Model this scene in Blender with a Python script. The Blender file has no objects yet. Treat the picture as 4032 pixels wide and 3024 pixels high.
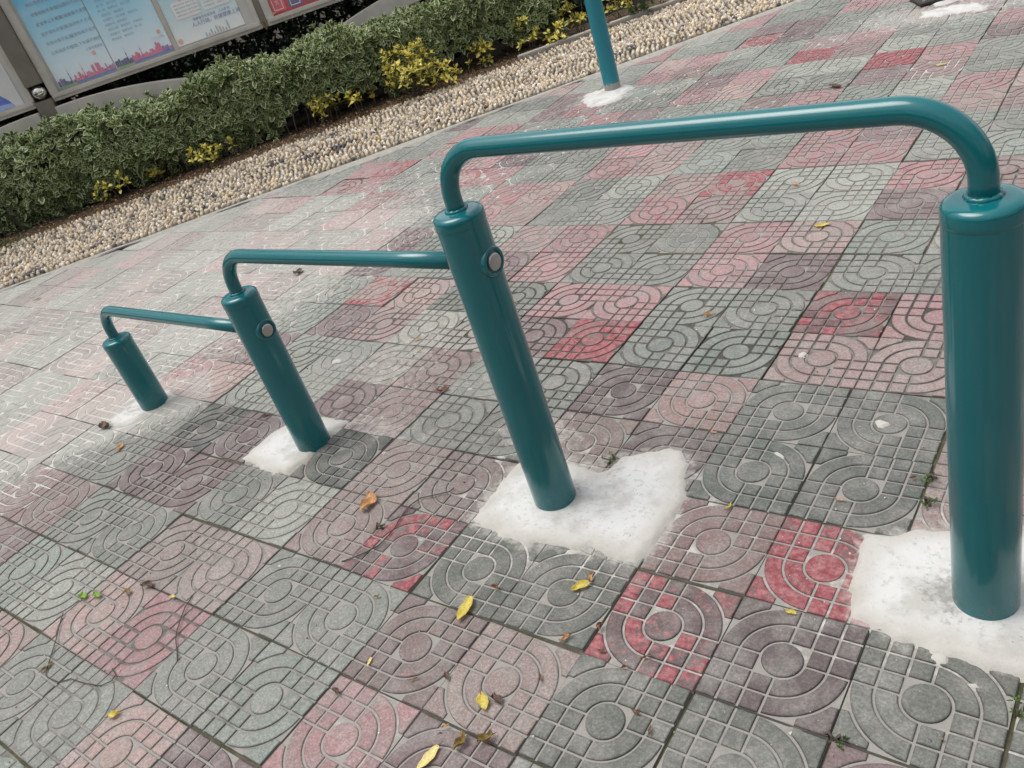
import bpy, bmesh, math, random
import numpy as np
from mathutils import Vector, Matrix

sc = bpy.context.scene
COL = sc.collection
T = 0.25                       # one paving tile = 25 cm; (s, t, z) below are in tiles

# ------------------------------------------------------------------ camera
RC = np.array([[0.78754749, 0.54686631, -0.28408833],
               [0.0987072, -0.56698094, -0.81779552],
               [-0.60829749, 0.61601124, -0.50050406]])
CC = np.array([5.55651113, -2.35192882, 5.46366777])
FPX = 3325.394646
cam = bpy.data.cameras.new("camera")
camo = bpy.data.objects.new("camera", cam)
COL.objects.link(camo)
cam.sensor_width = 36.0
cam.lens = FPX / 4032.0 * 36.0
cam.clip_start = 0.05
cam.clip_end = 500.0
m = Matrix.Identity(4)
for r in range(3):
    m[r][0] = RC[0][r]; m[r][1] = -RC[1][r]; m[r][2] = -RC[2][r]; m[r][3] = CC[r] * T
camo.matrix_world = m
sc.camera = camo

# ------------------------------------------------------------------ light
SUN_EL = math.radians(69); SUN_AZ = math.radians(-112)   # azimuth of the sun measured from +Y towards +X
w = bpy.data.worlds.new("World"); sc.world = w
w.use_nodes = True
nt = w.node_tree
bg = nt.nodes["Background"]
sky = nt.nodes.new("ShaderNodeTexSky")
sky.sky_type = 'NISHITA'; sky.sun_disc = False
sky.sun_elevation = SUN_EL; sky.sun_rotation = SUN_AZ
sky.air_density = 1.0; sky.dust_density = 3.0; sky.ozone_density = 1.0
hsv = nt.nodes.new("ShaderNodeHueSaturation"); hsv.inputs["Saturation"].default_value = 0.22
nt.links.new(sky.outputs[0], hsv.inputs["Color"])
nt.links.new(hsv.outputs[0], bg.inputs[0])
bg.inputs[1].default_value = 0.13
sun = bpy.data.lights.new("sun", 'SUN'); suno = bpy.data.objects.new("sun", sun); COL.objects.link(suno)
sun.energy = .95; sun.angle = math.radians(38); sun.color = (1.0, 0.96, 0.90)
sd = Vector((math.cos(SUN_EL) * math.sin(SUN_AZ), math.cos(SUN_EL) * math.cos(SUN_AZ), math.sin(SUN_EL)))
suno.rotation_euler = sd.to_track_quat('Z', 'Y').to_euler()
sc.view_settings.view_transform = 'Standard'
sc.view_settings.look = 'None'
sc.view_settings.exposure = 0.80
sc.view_settings.gamma = 1.0

# ------------------------------------------------------------------ helpers
rng = np.random.default_rng(7)
random.seed(7)
UV2 = np.array([.667, .745]); UV2 /= np.linalg.norm(UV2)
NV2 = np.array([-UV2[1], UV2[0]])


def W3(s, t, z=0.0):
    return Vector((s * T, t * T, z * T))


def BN(u, n, z):
    """border frame (along the hedge, away from the paving, up), in tiles -> metres"""
    p = u * UV2 + n * NV2
    return Vector((p[0] * T, p[1] * T, z * T))


def gp(x, y, z=0.0):
    """point of the ground (tiles) seen at a pixel of the 4032 x 3024 photograph"""
    v = RC.T @ np.array([(x - 2016) / FPX, (y - 1512) / FPX, 1.0])
    k = (z - CC[2]) / v[2]
    return CC + k * v


def srgb(r, g, b):
    def f(c):
        c /= 255.0
        return c / 12.92 if c <= 0.04045 else ((c + 0.055) / 1.055) ** 2.4
    return (f(r), f(g), f(b), 1.0)


def hsh(*a):
    return random.Random(hash(a) & 0xffffffff).random()


def vnoise(x, y, seed=0):
    """vectorised 2-D value noise 0..1"""
    x = np.asarray(x, float); y = np.asarray(y, float)
    xi = np.floor(x).astype(np.int64); yi = np.floor(y).astype(np.int64)
    xf = x - xi; yf = y - yi
    xf = xf * xf * (3 - 2 * xf); yf = yf * yf * (3 - 2 * yf)

    def h(a, b):
        n = (a * 374761393 + b * 668265263 + seed * 974711) & 0x7fffffff
        n = ((n ^ (n >> 13)) * 1274126177) & 0x7fffffff
        return ((n ^ (n >> 16)) & 0xffff) / 65535.0
    return (h(xi, yi) * (1 - xf) + h(xi + 1, yi) * xf) * (1 - yf) + (h(xi, yi + 1) * (1 - xf) + h(xi + 1, yi + 1) * xf) * yf


def fbm(x, y, seed=0, o=4):
    s = 0; a = .5; tot = 0
    for k in range(o):
        s = s + a * vnoise(np.asarray(x) * 2 ** k, np.asarray(y) * 2 ** k, seed + k); tot += a; a *= .5
    return s / tot


def sstep(a, b, x):
    q = np.clip((np.asarray(x, float) - a) / (b - a), 0, 1)
    return q * q * (3 - 2 * q)


def mesh_obj(name, v, f, mat, parent=None, smooth=False, attrs=None):
    me = bpy.data.meshes.new(name)
    me.from_pydata([tuple(p) for p in v] if not isinstance(v, np.ndarray) else v.tolist(), [], f)
    for an, (typ, dat) in (attrs or {}).items():
        a = me.attributes.new(an, typ, 'POINT')
        a.data.foreach_set('color' if 'COLOR' in typ else 'value', np.asarray(dat, np.float32).ravel())
    if mat is not None:
        for mm in (mat if isinstance(mat, (list, tuple)) else [mat]):
            me.materials.append(mm)
    if smooth:
        me.polygons.foreach_set('use_smooth', [True] * len(me.polygons))
    o = bpy.data.objects.new(name, me)
    COL.objects.link(o)
    if parent: o.parent = parent
    return o


def tri_mesh(name, v, faces_np, nper, mat, parent=None, smooth=True, attrs=None):
    """fast builder for uniform polygon size: faces_np (F, nper)"""
    me = bpy.data.meshes.new(name)
    v = np.asarray(v, np.float32); F = len(faces_np)
    me.vertices.add(len(v)); me.vertices.foreach_set('co', v.ravel())
    me.loops.add(F * nper); me.loops.foreach_set('vertex_index', np.asarray(faces_np, np.int32).ravel())
    me.polygons.add(F)
    me.polygons.foreach_set('loop_start', np.arange(F, dtype=np.int32) * nper)
    me.polygons.foreach_set('use_smooth', np.full(F, smooth))
    for an, (typ, dat) in (attrs or {}).items():
        a = me.attributes.new(an, typ, 'POINT')
        a.data.foreach_set('color' if 'COLOR' in typ else 'value', np.asarray(dat, np.float32).ravel())
    me.materials.append(mat)
    me.update(calc_edges=True); me.validate()
    o = bpy.data.objects.new(name, me); COL.objects.link(o)
    if parent: o.parent = parent
    return o


def tag(o, label=None, cat=None, group=None, kind=None):
    if label: o['label'] = label
    if cat: o['category'] = cat
    if group: o['group'] = group
    if kind: o['kind'] = kind
    return o


def empty(name, loc=(0, 0, 0)):
    o = bpy.data.objects.new(name, None); o.empty_display_size = .1
    COL.objects.link(o); o.location = loc
    bpy.context.view_layer.update()
    return o


def child(o, par):
    """keep world coordinates of a mesh built in world space"""
    o.parent = par
    o.matrix_parent_inverse = Matrix.Translation(par.location).inverted()
    return o


def tube(path, r, seg=20, cap=True):
    """swept tube along a list of Vectors; r a number or a list"""
    n = len(path); v = []; f = []
    up = None
    for i, p in enumerate(path):
        a = path[max(i - 1, 0)]; b = path[min(i + 1, n - 1)]
        d = (b - a).normalized()
        if up is None:
            up = Vector((0, 0, 1)) if abs(d.z) < .9 else Vector((1, 0, 0))
        x = d.cross(up).normalized(); y = x.cross(d).normalized(); up = y
        rr = r[i] if isinstance(r, (list, tuple)) else r
        for k in range(seg):
            an = 2 * math.pi * k / seg
            v.append(p + x * math.cos(an) * rr + y * math.sin(an) * rr)
    for i in range(n - 1):
        for k in range(seg):
            k2 = (k + 1) % seg
            f.append((i * seg + k, i * seg + k2, (i + 1) * seg + k2, (i + 1) * seg + k))
    if cap:
        f.append(tuple(range(seg - 1, -1, -1))); f.append(tuple(range((n - 1) * seg, n * seg)))
    return v, f


def lathe(center, prof, seg=48, axis='Z', frame=None):
    """prof: list of (r, h). frame: (x, y, z axes) as Vectors"""
    X, Y, Z = frame or (Vector((1, 0, 0)), Vector((0, 1, 0)), Vector((0, 0, 1)))
    v = []; f = []
    for (r, h) in prof:
        for k in range(seg):
            a = 2 * math.pi * k / seg
            v.append(center + X * (r * math.cos(a)) + Y * (r * math.sin(a)) + Z * h)
    for i in range(len(prof) - 1):
        for k in range(seg):
            k2 = (k + 1) % seg
            f.append((i * seg + k, i * seg + k2, (i + 1) * seg + k2, (i + 1) * seg + k))
    b0 = len(v); v += [p.copy() for p in v[:seg]]; f.append(tuple(range(b0 + seg - 1, b0 - 1, -1)))   # ends on rings of their own,
    b1 = len(v); v += [p.copy() for p in v[(len(prof) - 1) * seg:len(prof) * seg]]; f.append(tuple(range(b1, b1 + seg)))   # so that the side shades straight
    return v, f


# node mini language
class NM:
    def __init__(self, name):
        self.m = bpy.data.materials.new(name); self.m.use_nodes = True
        self.t = self.m.node_tree
        self.b = self.t.nodes["Principled BSDF"]
        self.out = self.t.nodes["Material Output"]

    def n(self, typ, **kw):
        x = self.t.nodes.new(typ)
        for k, v in kw.items(): setattr(x, k, v)
        return x

    def put(self, inp, val):
        if isinstance(val, bpy.types.NodeSocket): self.t.links.new(val, inp)
        else: inp.default_value = val

    def math(self, op, a, b=0.0, c=None, clamp=False):
        x = self.n('ShaderNodeMath', operation=op); x.use_clamp = clamp
        self.put(x.inputs[0], a); self.put(x.inputs[1], b)
        if c is not None: self.put(x.inputs[2], c)
        return x.outputs[0]

    def ramp(self, val, a, b, lo=0.0, hi=1.0):
        x = self.n('ShaderNodeMapRange'); x.interpolation_type = 'SMOOTHSTEP'
        self.put(x.inputs[0], val); self.put(x.inputs[1], a); self.put(x.inputs[2], b)
        self.put(x.inputs[3], lo); self.put(x.inputs[4], hi)
        return x.outputs[0]

    def mix(self, fac, a, b, mode='MIX'):
        x = self.n('ShaderNodeMix', data_type='RGBA', blend_type=mode)
        self.put(x.inputs[0], fac); self.put(x.inputs[6], a); self.put(x.inputs[7], b)
        return x.outputs[2]

    def noise(self, scale, detail=3.0, rough=.55, vec=None, out=0):
        x = self.n('ShaderNodeTexNoise')
        x.inputs['Scale'].default_value = scale; x.inputs['Detail'].default_value = detail
        x.inputs['Roughness'].default_value = rough
        self.t.links.new(vec or self.pos(), x.inputs['Vector'])
        return x.outputs[out]

    def voro(self, scale, vec=None, out='Distance'):
        x = self.n('ShaderNodeTexVoronoi'); x.inputs['Scale'].default_value = scale
        self.t.links.new(vec or self.pos(), x.inputs['Vector'])
        return x.outputs[out]

    def pos(self):
        if not hasattr(self, '_p'): self._p = self.n('ShaderNodeNewGeometry').outputs['Position']
        return self._p

    def xyz(self):
        x = self.n('ShaderNodeSeparateXYZ'); self.t.links.new(self.pos(), x.inputs[0]); return x.outputs

    def attr(self, name):
        x = self.n('ShaderNodeAttribute', attribute_name=name); return x.outputs

    def sep(self, col):
        x = self.n('ShaderNodeSeparateColor'); self.t.links.new(col, x.inputs[0]); return x.outputs

    def bump(self, h, strength=.3, dist=.002):
        x = self.n('ShaderNodeBump'); x.inputs['Strength'].default_value = strength; x.inputs['Distance'].default_value = dist
        self.t.links.new(h, x.inputs['Height']); self.t.links.new(x.outputs[0], self.b.inputs['Normal'])

    def set(self, **kw):
        for k, v in kw.items(): self.put(self.b.inputs[k.replace('_', ' ')], v)
        return self


# ------------------------------------------------------------------ materials
def mat_paving():
    M = NM("paving_concrete")
    tc = M.attr('tcol'); g = M.sep(M.attr('gdat')['Color']); g2 = M.sep(M.attr('gda2')['Color'])
    groove, dust, irnd = g[0], g[1], g[2]
    gtone, red = g2[0], g2[1]
    n1 = M.noise(11, 5, .62); n2 = M.noise(55, 4, .6); n3 = M.noise(300, 3, .7); n4 = M.noise(26, 5, .65)
    c = tc['Color']
    c = M.mix(M.ramp(n1, .38, .66, 0, .8), c, M.mix(.6, c, (.30, .285, .265, 1)))
    v = M.math('MULTIPLY_ADD', n2, .55, .72)
    v = M.math('MULTIPLY', v, M.math('MULTIPLY_ADD', n3, .9, .55))
    v = M.math('MULTIPLY', v, M.math('MULTIPLY_ADD', irnd, .14, .93))
    cm = M.n('ShaderNodeVectorMath', operation='SCALE'); M.put(cm.inputs[0], c); M.put(cm.inputs['Scale'], v)
    c = cm.outputs[0]
    # flaking red paint: the amount moves the threshold of a blotchy noise
    th = M.math('SUBTRACT', 1.09, red)
    rn = M.math('ADD', M.math('MULTIPLY', n4, .62), M.math('ADD', M.math('MULTIPLY', n2, .22), M.math('MULTIPLY', irnd, .22)))
    rn = M.math('ADD', rn, M.math('MULTIPLY', M.math('SUBTRACT', M.noise(110, 3, .7), .5), .30))
    rm = M.ramp(M.math('SUBTRACT', rn, th), -.03, .06)
    rc = M.mix(M.ramp(n2, .35, .65), (.25, .050, .064, 1), (.38, .155, .16, 1))
    c = M.mix(M.math('MULTIPLY', rm, .88), c, rc)
    # pale worn areas and cement wash
    wear = M.ramp(n1, .60, .78, 0, .45)
    c = M.mix(wear, c, (.33, .31, .28, 1))
    # pits and pale specks
    sp = M.ramp(M.voro(210), .05, .16, 1, 0)
    c = M.mix(M.math('MULTIPLY', sp, M.ramp(M.noise(30, 2), .5, .62, 0, .5)), c, (.06, .055, .05, 1))
    sp2 = M.ramp(M.voro(46), .03, .075, 1, 0)
    c = M.mix(M.math('MULTIPLY', sp2, M.ramp(M.noise(7, 2), .52, .62, 0, .75)), c, (.55, .54, .51, 1))
    stn = M.ramp(M.noise(3.1, 5, .7), .52, .72, 0, .42)
    c = M.mix(stn, c, M.mix(n2, (.115, .105, .092, 1), (.20, .185, .165, 1)))
    gr1 = M.ramp(M.noise(160, 3, .75), .42, .62, .80, 1.10)
    cg = M.n('ShaderNodeVectorMath', operation='SCALE'); M.put(cg.inputs[0], c); M.put(cg.inputs['Scale'], gr1); c = cg.outputs[0]
    # grooves: packed with pale grit or with dark earth and moss
    gn = M.math('ADD', gtone, M.math('MULTIPLY', M.math('SUBTRACT', n4, .5), .55))
    gc = M.mix(M.ramp(gn, .22, .62), (.050, .045, .038, 1), (.30, .285, .26, 1))
    gc = M.mix(M.ramp(gn, .80, 1.05), gc, (.58, .565, .53, 1))
    moss = M.math('MULTIPLY', M.ramp(M.noise(5, 4), .55, .68), M.ramp(gtone, .55, .25))
    gc = M.mix(M.math('MULTIPLY', moss, .75), gc, (.045, .065, .018, 1))
    gc = M.mix(M.ramp(n3, .3, .8, 0, .35), gc, (.14, .13, .12, 1))
    wall = M.math('MULTIPLY', M.ramp(groove, .0, .55), M.math('MULTIPLY_ADD', dust, -1.2, .82, clamp=True))
    dk = M.n('ShaderNodeVectorMath', operation='SCALE'); M.put(dk.inputs[0], c); M.put(dk.inputs['Scale'], M.ramp(n1, .35, .65, .36, .66))
    c = M.mix(wall, c, dk.outputs[0])
    c = M.mix(M.ramp(groove, .60, .95), c, gc)
    dn = M.ramp(M.math('ADD', M.math('MULTIPLY', dust, 1.25), M.math('ADD', M.math('MULTIPLY', M.math('SUBTRACT', n4, .5), 1.5), M.math('MULTIPLY', M.math('SUBTRACT', n2, .5), .7))), .30, .80)
    c = M.mix(M.math('MULTIPLY', dn, M.math('MULTIPLY_ADD', groove, .50, .40)), c, M.mix(n2, (.46, .435, .39, 1), (.60, .585, .55, 1)))
    M.set(Base_Color=c, Roughness=.82)
    M.put(M.b.inputs['Specular IOR Level'], .35)
    M.bump(M.math('ADD', M.math('MULTIPLY', n3, .5), n2), .55, .0025)
    return M.m


def mat_plain(name, col, rough=.5, metal=0.0, nscale=30, namt=.25, bump=0.0, spec=.5):
    M = NM(name)
    n = M.noise(nscale, 4, .6)
    k = M.math('MULTIPLY_ADD', n, 2 * namt, 1 - namt)
    cm = M.n('ShaderNodeVectorMath', operation='SCALE'); cm.inputs[0].default_value = col[:3]; M.put(cm.inputs['Scale'], k)
    M.set(Base_Color=cm.outputs[0], Roughness=rough, Metallic=metal)
    M.b.inputs['Specular IOR Level'].default_value = spec
    if bump: M.bump(n, bump, .003)
    return M.m


def mat_teal(name, col, rusty=False, rough=.17):
    M = NM(name)
    n = M.noise(14, 4); f = M.noise(260, 2)
    c = M.mix(M.ramp(n, .3, .8, 0, .25), col, tuple(x * .78 for x in col[:3]) + (1,))
    z = M.xyz()[2]
    # rust flecks and cement splashes low on the pipe
    rn = M.noise(120, 4, .7)
    low = M.math('ADD', M.ramp(z, .02, .085, .8, 0), M.ramp(z, .012, .030, .7, 0))
    rm = M.math('MULTIPLY', low, M.ramp(rn, .56, .64))
    c = M.mix(M.math('MULTIPLY', rm, .8), c, (.16, .075, .03, 1))
    ch = M.math('MULTIPLY', M.ramp(M.voro(75), .02, .06, 1, 0), M.ramp(M.noise(4, 2), .6, .7))
    c = M.mix(M.math('MULTIPLY', ch, .6), c, (.35, .42, .42, 1))
    if rusty:
        edge = M.math('ADD', z, M.math('MULTIPLY', M.math('SUBTRACT', M.noise(45, 5, .7), .5), .09))
        c = M.mix(M.ramp(edge, .042, .05, 1, 0), c, (.30, .29, .26, 1))
    M.set(Base_Color=c, Roughness=M.math('MULTIPLY_ADD', n, .14, rough - .05))
    M.b.inputs['Coat Weight'].default_value = .45; M.b.inputs['Coat Roughness'].default_value = .07
    M.b.inputs['Specular IOR Level'].default_value = .38
    M.bump(M.math('ADD', M.noise(60, 2), M.math('MULTIPLY', f, .15)), .06, .002)
    return M.m


def mat_concrete():
    M = NM("white_cement")
    a = M.attr('sd')['Fac']
    n1 = M.noise(11, 5, .62); n2 = M.noise(70, 4, .65); n3 = M.noise(300, 2)
    c = M.mix(M.ramp(n1, .44, .66, 0, .8), (.61, .605, .59, 1), (.43, .415, .38, 1))
    c = M.mix(M.ramp(n2, .54, .66, 0, .5), c, (.36, .38, .35, 1))
    sp = M.math('MULTIPLY', M.ramp(M.voro(62), .07, .15, 1, 0), M.ramp(M.noise(17, 2), .5, .58))
    c = M.mix(M.math('MULTIPLY', sp, .7), c, (.24, .235, .225, 1))
    ed = M.ramp(M.math('ADD', a, M.math('MULTIPLY', M.math('SUBTRACT', n1, .5), .30)), .0, .30, 1, 0)
    c = M.mix(M.math('MULTIPLY', ed, .68), c, M.mix(n2, (.30, .29, .27, 1), (.55, .50, .42, 1)))
    d = M.attr('stain')['Fac']
    c = M.mix(M.math('MULTIPLY', M.ramp(M.math('ADD', d, M.math('MULTIPLY', M.math('SUBTRACT', n2, .5), .9)), .45, .8), .72), c, (.23, .22, .20, 1))
    M.set(Base_Color=c, Roughness=.9)
    M.b.inputs['Specular IOR Level'].default_value = .3
    M.bump(M.math('ADD', n2, M.math('MULTIPLY', n3, .5)), .5, .003)
    return M.m


def mat_leaf(name, inner, outer, edge0=.55, edge1=.8, varied=.5, rough=.42, trans=.25, alt=None):
    M = NM(name)
    e = M.attr('edge')['Fac']; r = M.attr('rnd')['Fac']
    nn = M.noise(60, 3)
    c1 = M.mix(r, inner, tuple(min(1, x * (1 + varied)) for x in inner[:3]) + (1,))
    c2 = M.mix(M.math('FRACT', M.math('MULTIPLY', r, 7.3)), outer, tuple(x * .7 for x in outer[:3]) + (1,))
    ed = M.math('ADD', e, M.math('MULTIPLY', M.math('SUBTRACT', nn, .5), .5))
    c = M.mix(M.ramp(ed, edge0, edge1), c1, c2)
    if alt:
        c = M.mix(M.ramp(M.math('FRACT', M.math('MULTIPLY', r, 13.7)), alt[0], alt[0] + .05), c, alt[1])
    M.set(Base_Color=c, Roughness=rough)
    M.b.inputs['Specular IOR Level'].default_value = .45
    tr = M.n('ShaderNodeBsdfTranslucent'); M.put(tr.inputs[0], c)
    mx = M.n('ShaderNodeMixShader'); mx.inputs[0].default_value = trans
    M.t.links.new(M.b.outputs[0], mx.inputs[1]); M.t.links.new(tr.outputs[0], mx.inputs[2])
    M.t.links.new(mx.outputs[0], M.out.inputs[0])
    return M.m


def mat_vcol(name, rough=.6, namt=.3, nscale=90, spec=.4, bump=.2):
    M = NM(name)
    c = M.attr('vcol')['Color']; n = M.noise(nscale, 3)
    cm = M.n('ShaderNodeVectorMath', operation='SCALE'); M.put(cm.inputs[0], c)
    M.put(cm.inputs['Scale'], M.math('MULTIPLY_ADD', n, 2 * namt, 1 - namt))
    M.set(Base_Color=cm.outputs[0], Roughness=rough)
    M.b.inputs['Specular IOR Level'].default_value = spec
    if bump: M.bump(n, bump, .002)
    return M.m


def mat_soil(name, a, b, scale=40):
    M = NM(name)
    n = M.noise(scale, 5, .65); n2 = M.noise(scale * 6, 3)
    c = M.mix(M.ramp(n, .3, .7), a, b)
    c = M.mix(M.ramp(n2, .5, .8, 0, .5), c, tuple(x * .4 for x in a[:3]) + (1,))
    M.set(Base_Color=c, Roughness=.95)
    M.b.inputs['Specular IOR Level'].default_value = .15
    M.bump(M.math('ADD', n, n2), .8, .012)
    return M.m


def mat_steel(name, col, rough=.38, metal=.75):
    M = NM(name)
    x = M.xyz()
    n = M.noise(6, 4); s = M.noise(180, 2)
    c = M.mix(M.ramp(n, .3, .75, 0, .5), col, tuple(v * .62 for v in col[:3]) + (1,))
    M.set(Base_Color=c, Roughness=M.math('MULTIPLY_ADD', n, .2, rough - .1), Metallic=metal)
    M.bump(s, .05, .001)
    return M.m


PAVE = mat_paving()
TEAL = mat_teal("teal_gloss_paint", (.003, .132, .148, 1))
TEAL2 = mat_teal("bright_teal_paint", (.010, .205, .262, 1), rusty=True, rough=.45)
CEM = mat_concrete()
BOLT = mat_steel("bare_bolt_steel", (.52, .50, .48, 1), .34, .85)
HEDGE = mat_leaf("variegated_hedge_leaf", (.082, .132, .036, 1), (.86, .92, .54, 1), .52, .88, .7, .38, .12)
YELL = mat_leaf("golden_shrub_leaf", (.76, .66, .12, 1), (.82, .74, .25, 1), .5, .9, .25, .45, .3, alt=(.80, (.10, .13, .03, 1)))
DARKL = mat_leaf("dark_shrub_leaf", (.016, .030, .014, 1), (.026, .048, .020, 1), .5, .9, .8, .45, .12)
WEED = mat_leaf("weed_leaf", (.07, .13, .03, 1), (.10, .17, .05, 1), .5, .9, .5, .5, .3)
STEM = mat_plain("woody_stem", (.085, .065, .05, 1), .85, 0, 60, .35, .3)
PEB = mat_vcol("pebble_stone", .62, .22, 160, .4, .15)
BED = mat_soil("mortar_bed", (.24, .215, .17, 1), (.12, .105, .08, 1), 60)
SOIL = mat_soil("earth", (.17, .122, .085, 1), (.085, .062, .044, 1), 22)
LIT = mat_vcol("dry_litter", .9, .3, 120, .2, 0)
KERB = mat_plain("kerb_cement", (.40, .375, .33, 1), .9, 0, 40, .3, .5, .3)
EDGE = mat_plain("edge_mortar", (.36, .345, .31, 1), .92, 0, 26, .35, .5, .3)
FRAME = mat_steel("weathered_steel_frame", (.62, .58, .52, 1), .5, .10)
POSTM = mat_steel("weathered_steel_post", (.26, .235, .20, 1), .42, .55)
BALLM = mat_steel("polished_steel_ball", (.72, .69, .64, 1), .16, 1.0)

# ------------------------------------------------------------------ paving
# islands of the two tile castings, in half-tile units (-1..1)
G = .0205; R0, R1, R2 = 1 / 3., 2 / 3., .988; E = .987


def arc(r, a0, a1, n):
    return [(r * math.cos(a0 + (a1 - a0) * i / n), r * math.sin(a0 + (a1 - a0) * i / n)) for i in range(n + 1)]


def islands(flip, hi=True):
    k = 1 if hi else 2
    out = [arc(R0 - G, 0, 2 * math.pi, 28 // k)[:-1]]
    # rounded corners at (+,+) and (-,-)
    for q in (0, 2):
        b = q * math.pi / 2
        for ra, rb in ((R0 + G, R1 - G), (R1 + G, R2 - G * .8)):
            d0 = math.asin(G / ra); d1 = math.asin(G / rb)
            o = arc(rb, b + d1, b + math.pi / 2 - d1, 12 // k)
            i = arc(ra, b + d0, b + math.pi / 2 - d0, 9 // k)
            out.append(o + i[::-1])
        rr = R2 + G * 1.2
        a0 = math.acos(min(1, E / rr)) + .30
        aa = arc(rr, b + a0, b + math.pi / 2 - a0, 8 // k)
        cs = [(E, E), (-E, E), (-E, -E), (E, -E)][q]
        # corner piece: along the arc, closed over the corner
        p0 = aa[0]; p1 = aa[-1]
        if q == 0: out.append([(E, p0[1]), (E, E), (p1[0], E)] + aa[::-1])
        else: out.append([(-E, p0[1]), (-E, -E), (p1[0], -E)] + aa[::-1])
    # squares at (-,+) and (+,-)
    e = [(G, R0 - G), (R0 + G, R1 - G), (R1 + G, E)]
    for sx, sy in ((-1, 1), (1, -1)):
        for i, (a, b) in enumerate(e):
            for j, (c, d) in enumerate(e):
                if i == 0 and j == 0: continue
                p = [(sx * a, sy * c), (sx * b, sy * c), (sx * b, sy * d), (sx * a, sy * d)]
                out.append(p)
    if flip: out = [[(-x, y) for x, y in p] for p in out]
    res = []
    for p in out:
        A = sum(p[i][0] * p[(i + 1) % len(p)][1] - p[(i + 1) % len(p)][0] * p[i][1] for i in range(len(p)))
        res.append(np.array(p if A > 0 else p[::-1]))
    return res


def inset(p, d):
    a = np.roll(p, 1, 0); b = np.roll(p, -1, 0)
    e1 = p - a; e2 = b - p
    e1 /= np.linalg.norm(e1, axis=1)[:, None] + 1e-9; e2 /= np.linalg.norm(e2, axis=1)[:, None] + 1e-9
    n1 = np.c_[-e1[:, 1], e1[:, 0]]; n2 = np.c_[-e2[:, 1], e2[:, 0]]
    n = n1 + n2; n /= np.maximum((n * n).sum(1) / 2, .5)[:, None]
    return p + n * d


def template(flip, hi):
    V = []; F = []; gr = []; isl = []
    c = .013
    for ii, p in enumerate(islands(flip, hi)):
        n = len(p); b = len(V)
        rings = [(p - 0, -1.0, .58), (inset(p, c * .45), -.28, .40), (inset(p, c * 1.6), -.02, .17), (inset(p, c * 4.2), 0.0, 0.0)] if hi else [(p, -1.0, .58), (inset(p, c), 0.0, .05)]
        for q, z, g in rings:
            for x, y in q: V.append((x, y, z)); gr.append(g); isl.append(ii)
        for r in range(len(rings) - 1):
            for i in range(n):
                j = (i + 1) % n
                F.append((b + r * n + i, b + r * n + j, b + (r + 1) * n + j, b + (r + 1) * n + i))
        F.append(tuple(range(b + (len(rings) - 1) * n, b + len(rings) * n)))
    b = len(V)
    for z, in ((-.97,), (-3.2,)):
        for x, y in ((-E, -E), (E, -E), (E, E), (-E, E)): V.append((x, y, z)); gr.append(1.0); isl.append(99)
    F.append((b, b + 1, b + 2, b + 3))
    for i in range(4):
        j = (i + 1) % 4
        F.append((b + 4 + i, b + 4 + j, b + j, b + i))
    return np.array(V), F, np.array(gr), np.array(isl)


TPL = {(f, h): template(f, h) for f in (0, 1) for h in (0, 1)}

GREY = [srgb(128, 131, 126), srgb(136, 140, 134), srgb(120, 123, 118), srgb(146, 149, 142), srgb(130, 138, 131)]
PINK = [srgb(157, 134, 129), srgb(144, 122, 119), srgb(128, 108, 108), srgb(120, 102, 103), srgb(166, 141, 135), srgb(136, 116, 113)]
# tiles whose red paint still shows: (i, j): amount, then individual tones
RED = {(-1, 5): .66, (2, 6): .55, (3, 2): .66, (2, 1): .56, (-1, 1): .55, (-3, -1): .38, (-5, 2): .34, (-10, 1): .3,
       (-11, 12): .55, (-8, 11): .58, (-5, 10): .46, (-10, 10): .55, (-1, 10): .62, (-2, 17): .75, (0, 16): .78, (-4, 19): .62,
       (2, 10): .5, (-2, 9): .48, (-6, 6): .52, (-2, 10): .4, (1, 9): .3, (3, 9): .44, (-9, 10): .42, (-5, 9): .4, (-1, 9): .3,
       (-1, 6): .34, (-3, 4): .38, (0, 8): .34, (0, 0): .36, (-2, 5): .30, (2, 5): .2, (0, 4): .32, (1, 4): .36, (-10, 9): .5,
       (-9, 6): .42, (-7, 3): .4, (-6, 10): .44, (-4, 14): .4, (-9, 13): .36, (-5, 17): .42, (-7, 15): .4, (3, 5): .22, (4, 6): .4,
       (1, 12): .4, (4, 8): .36, (-6, 1): .34, (-12, 6): .36}
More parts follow.
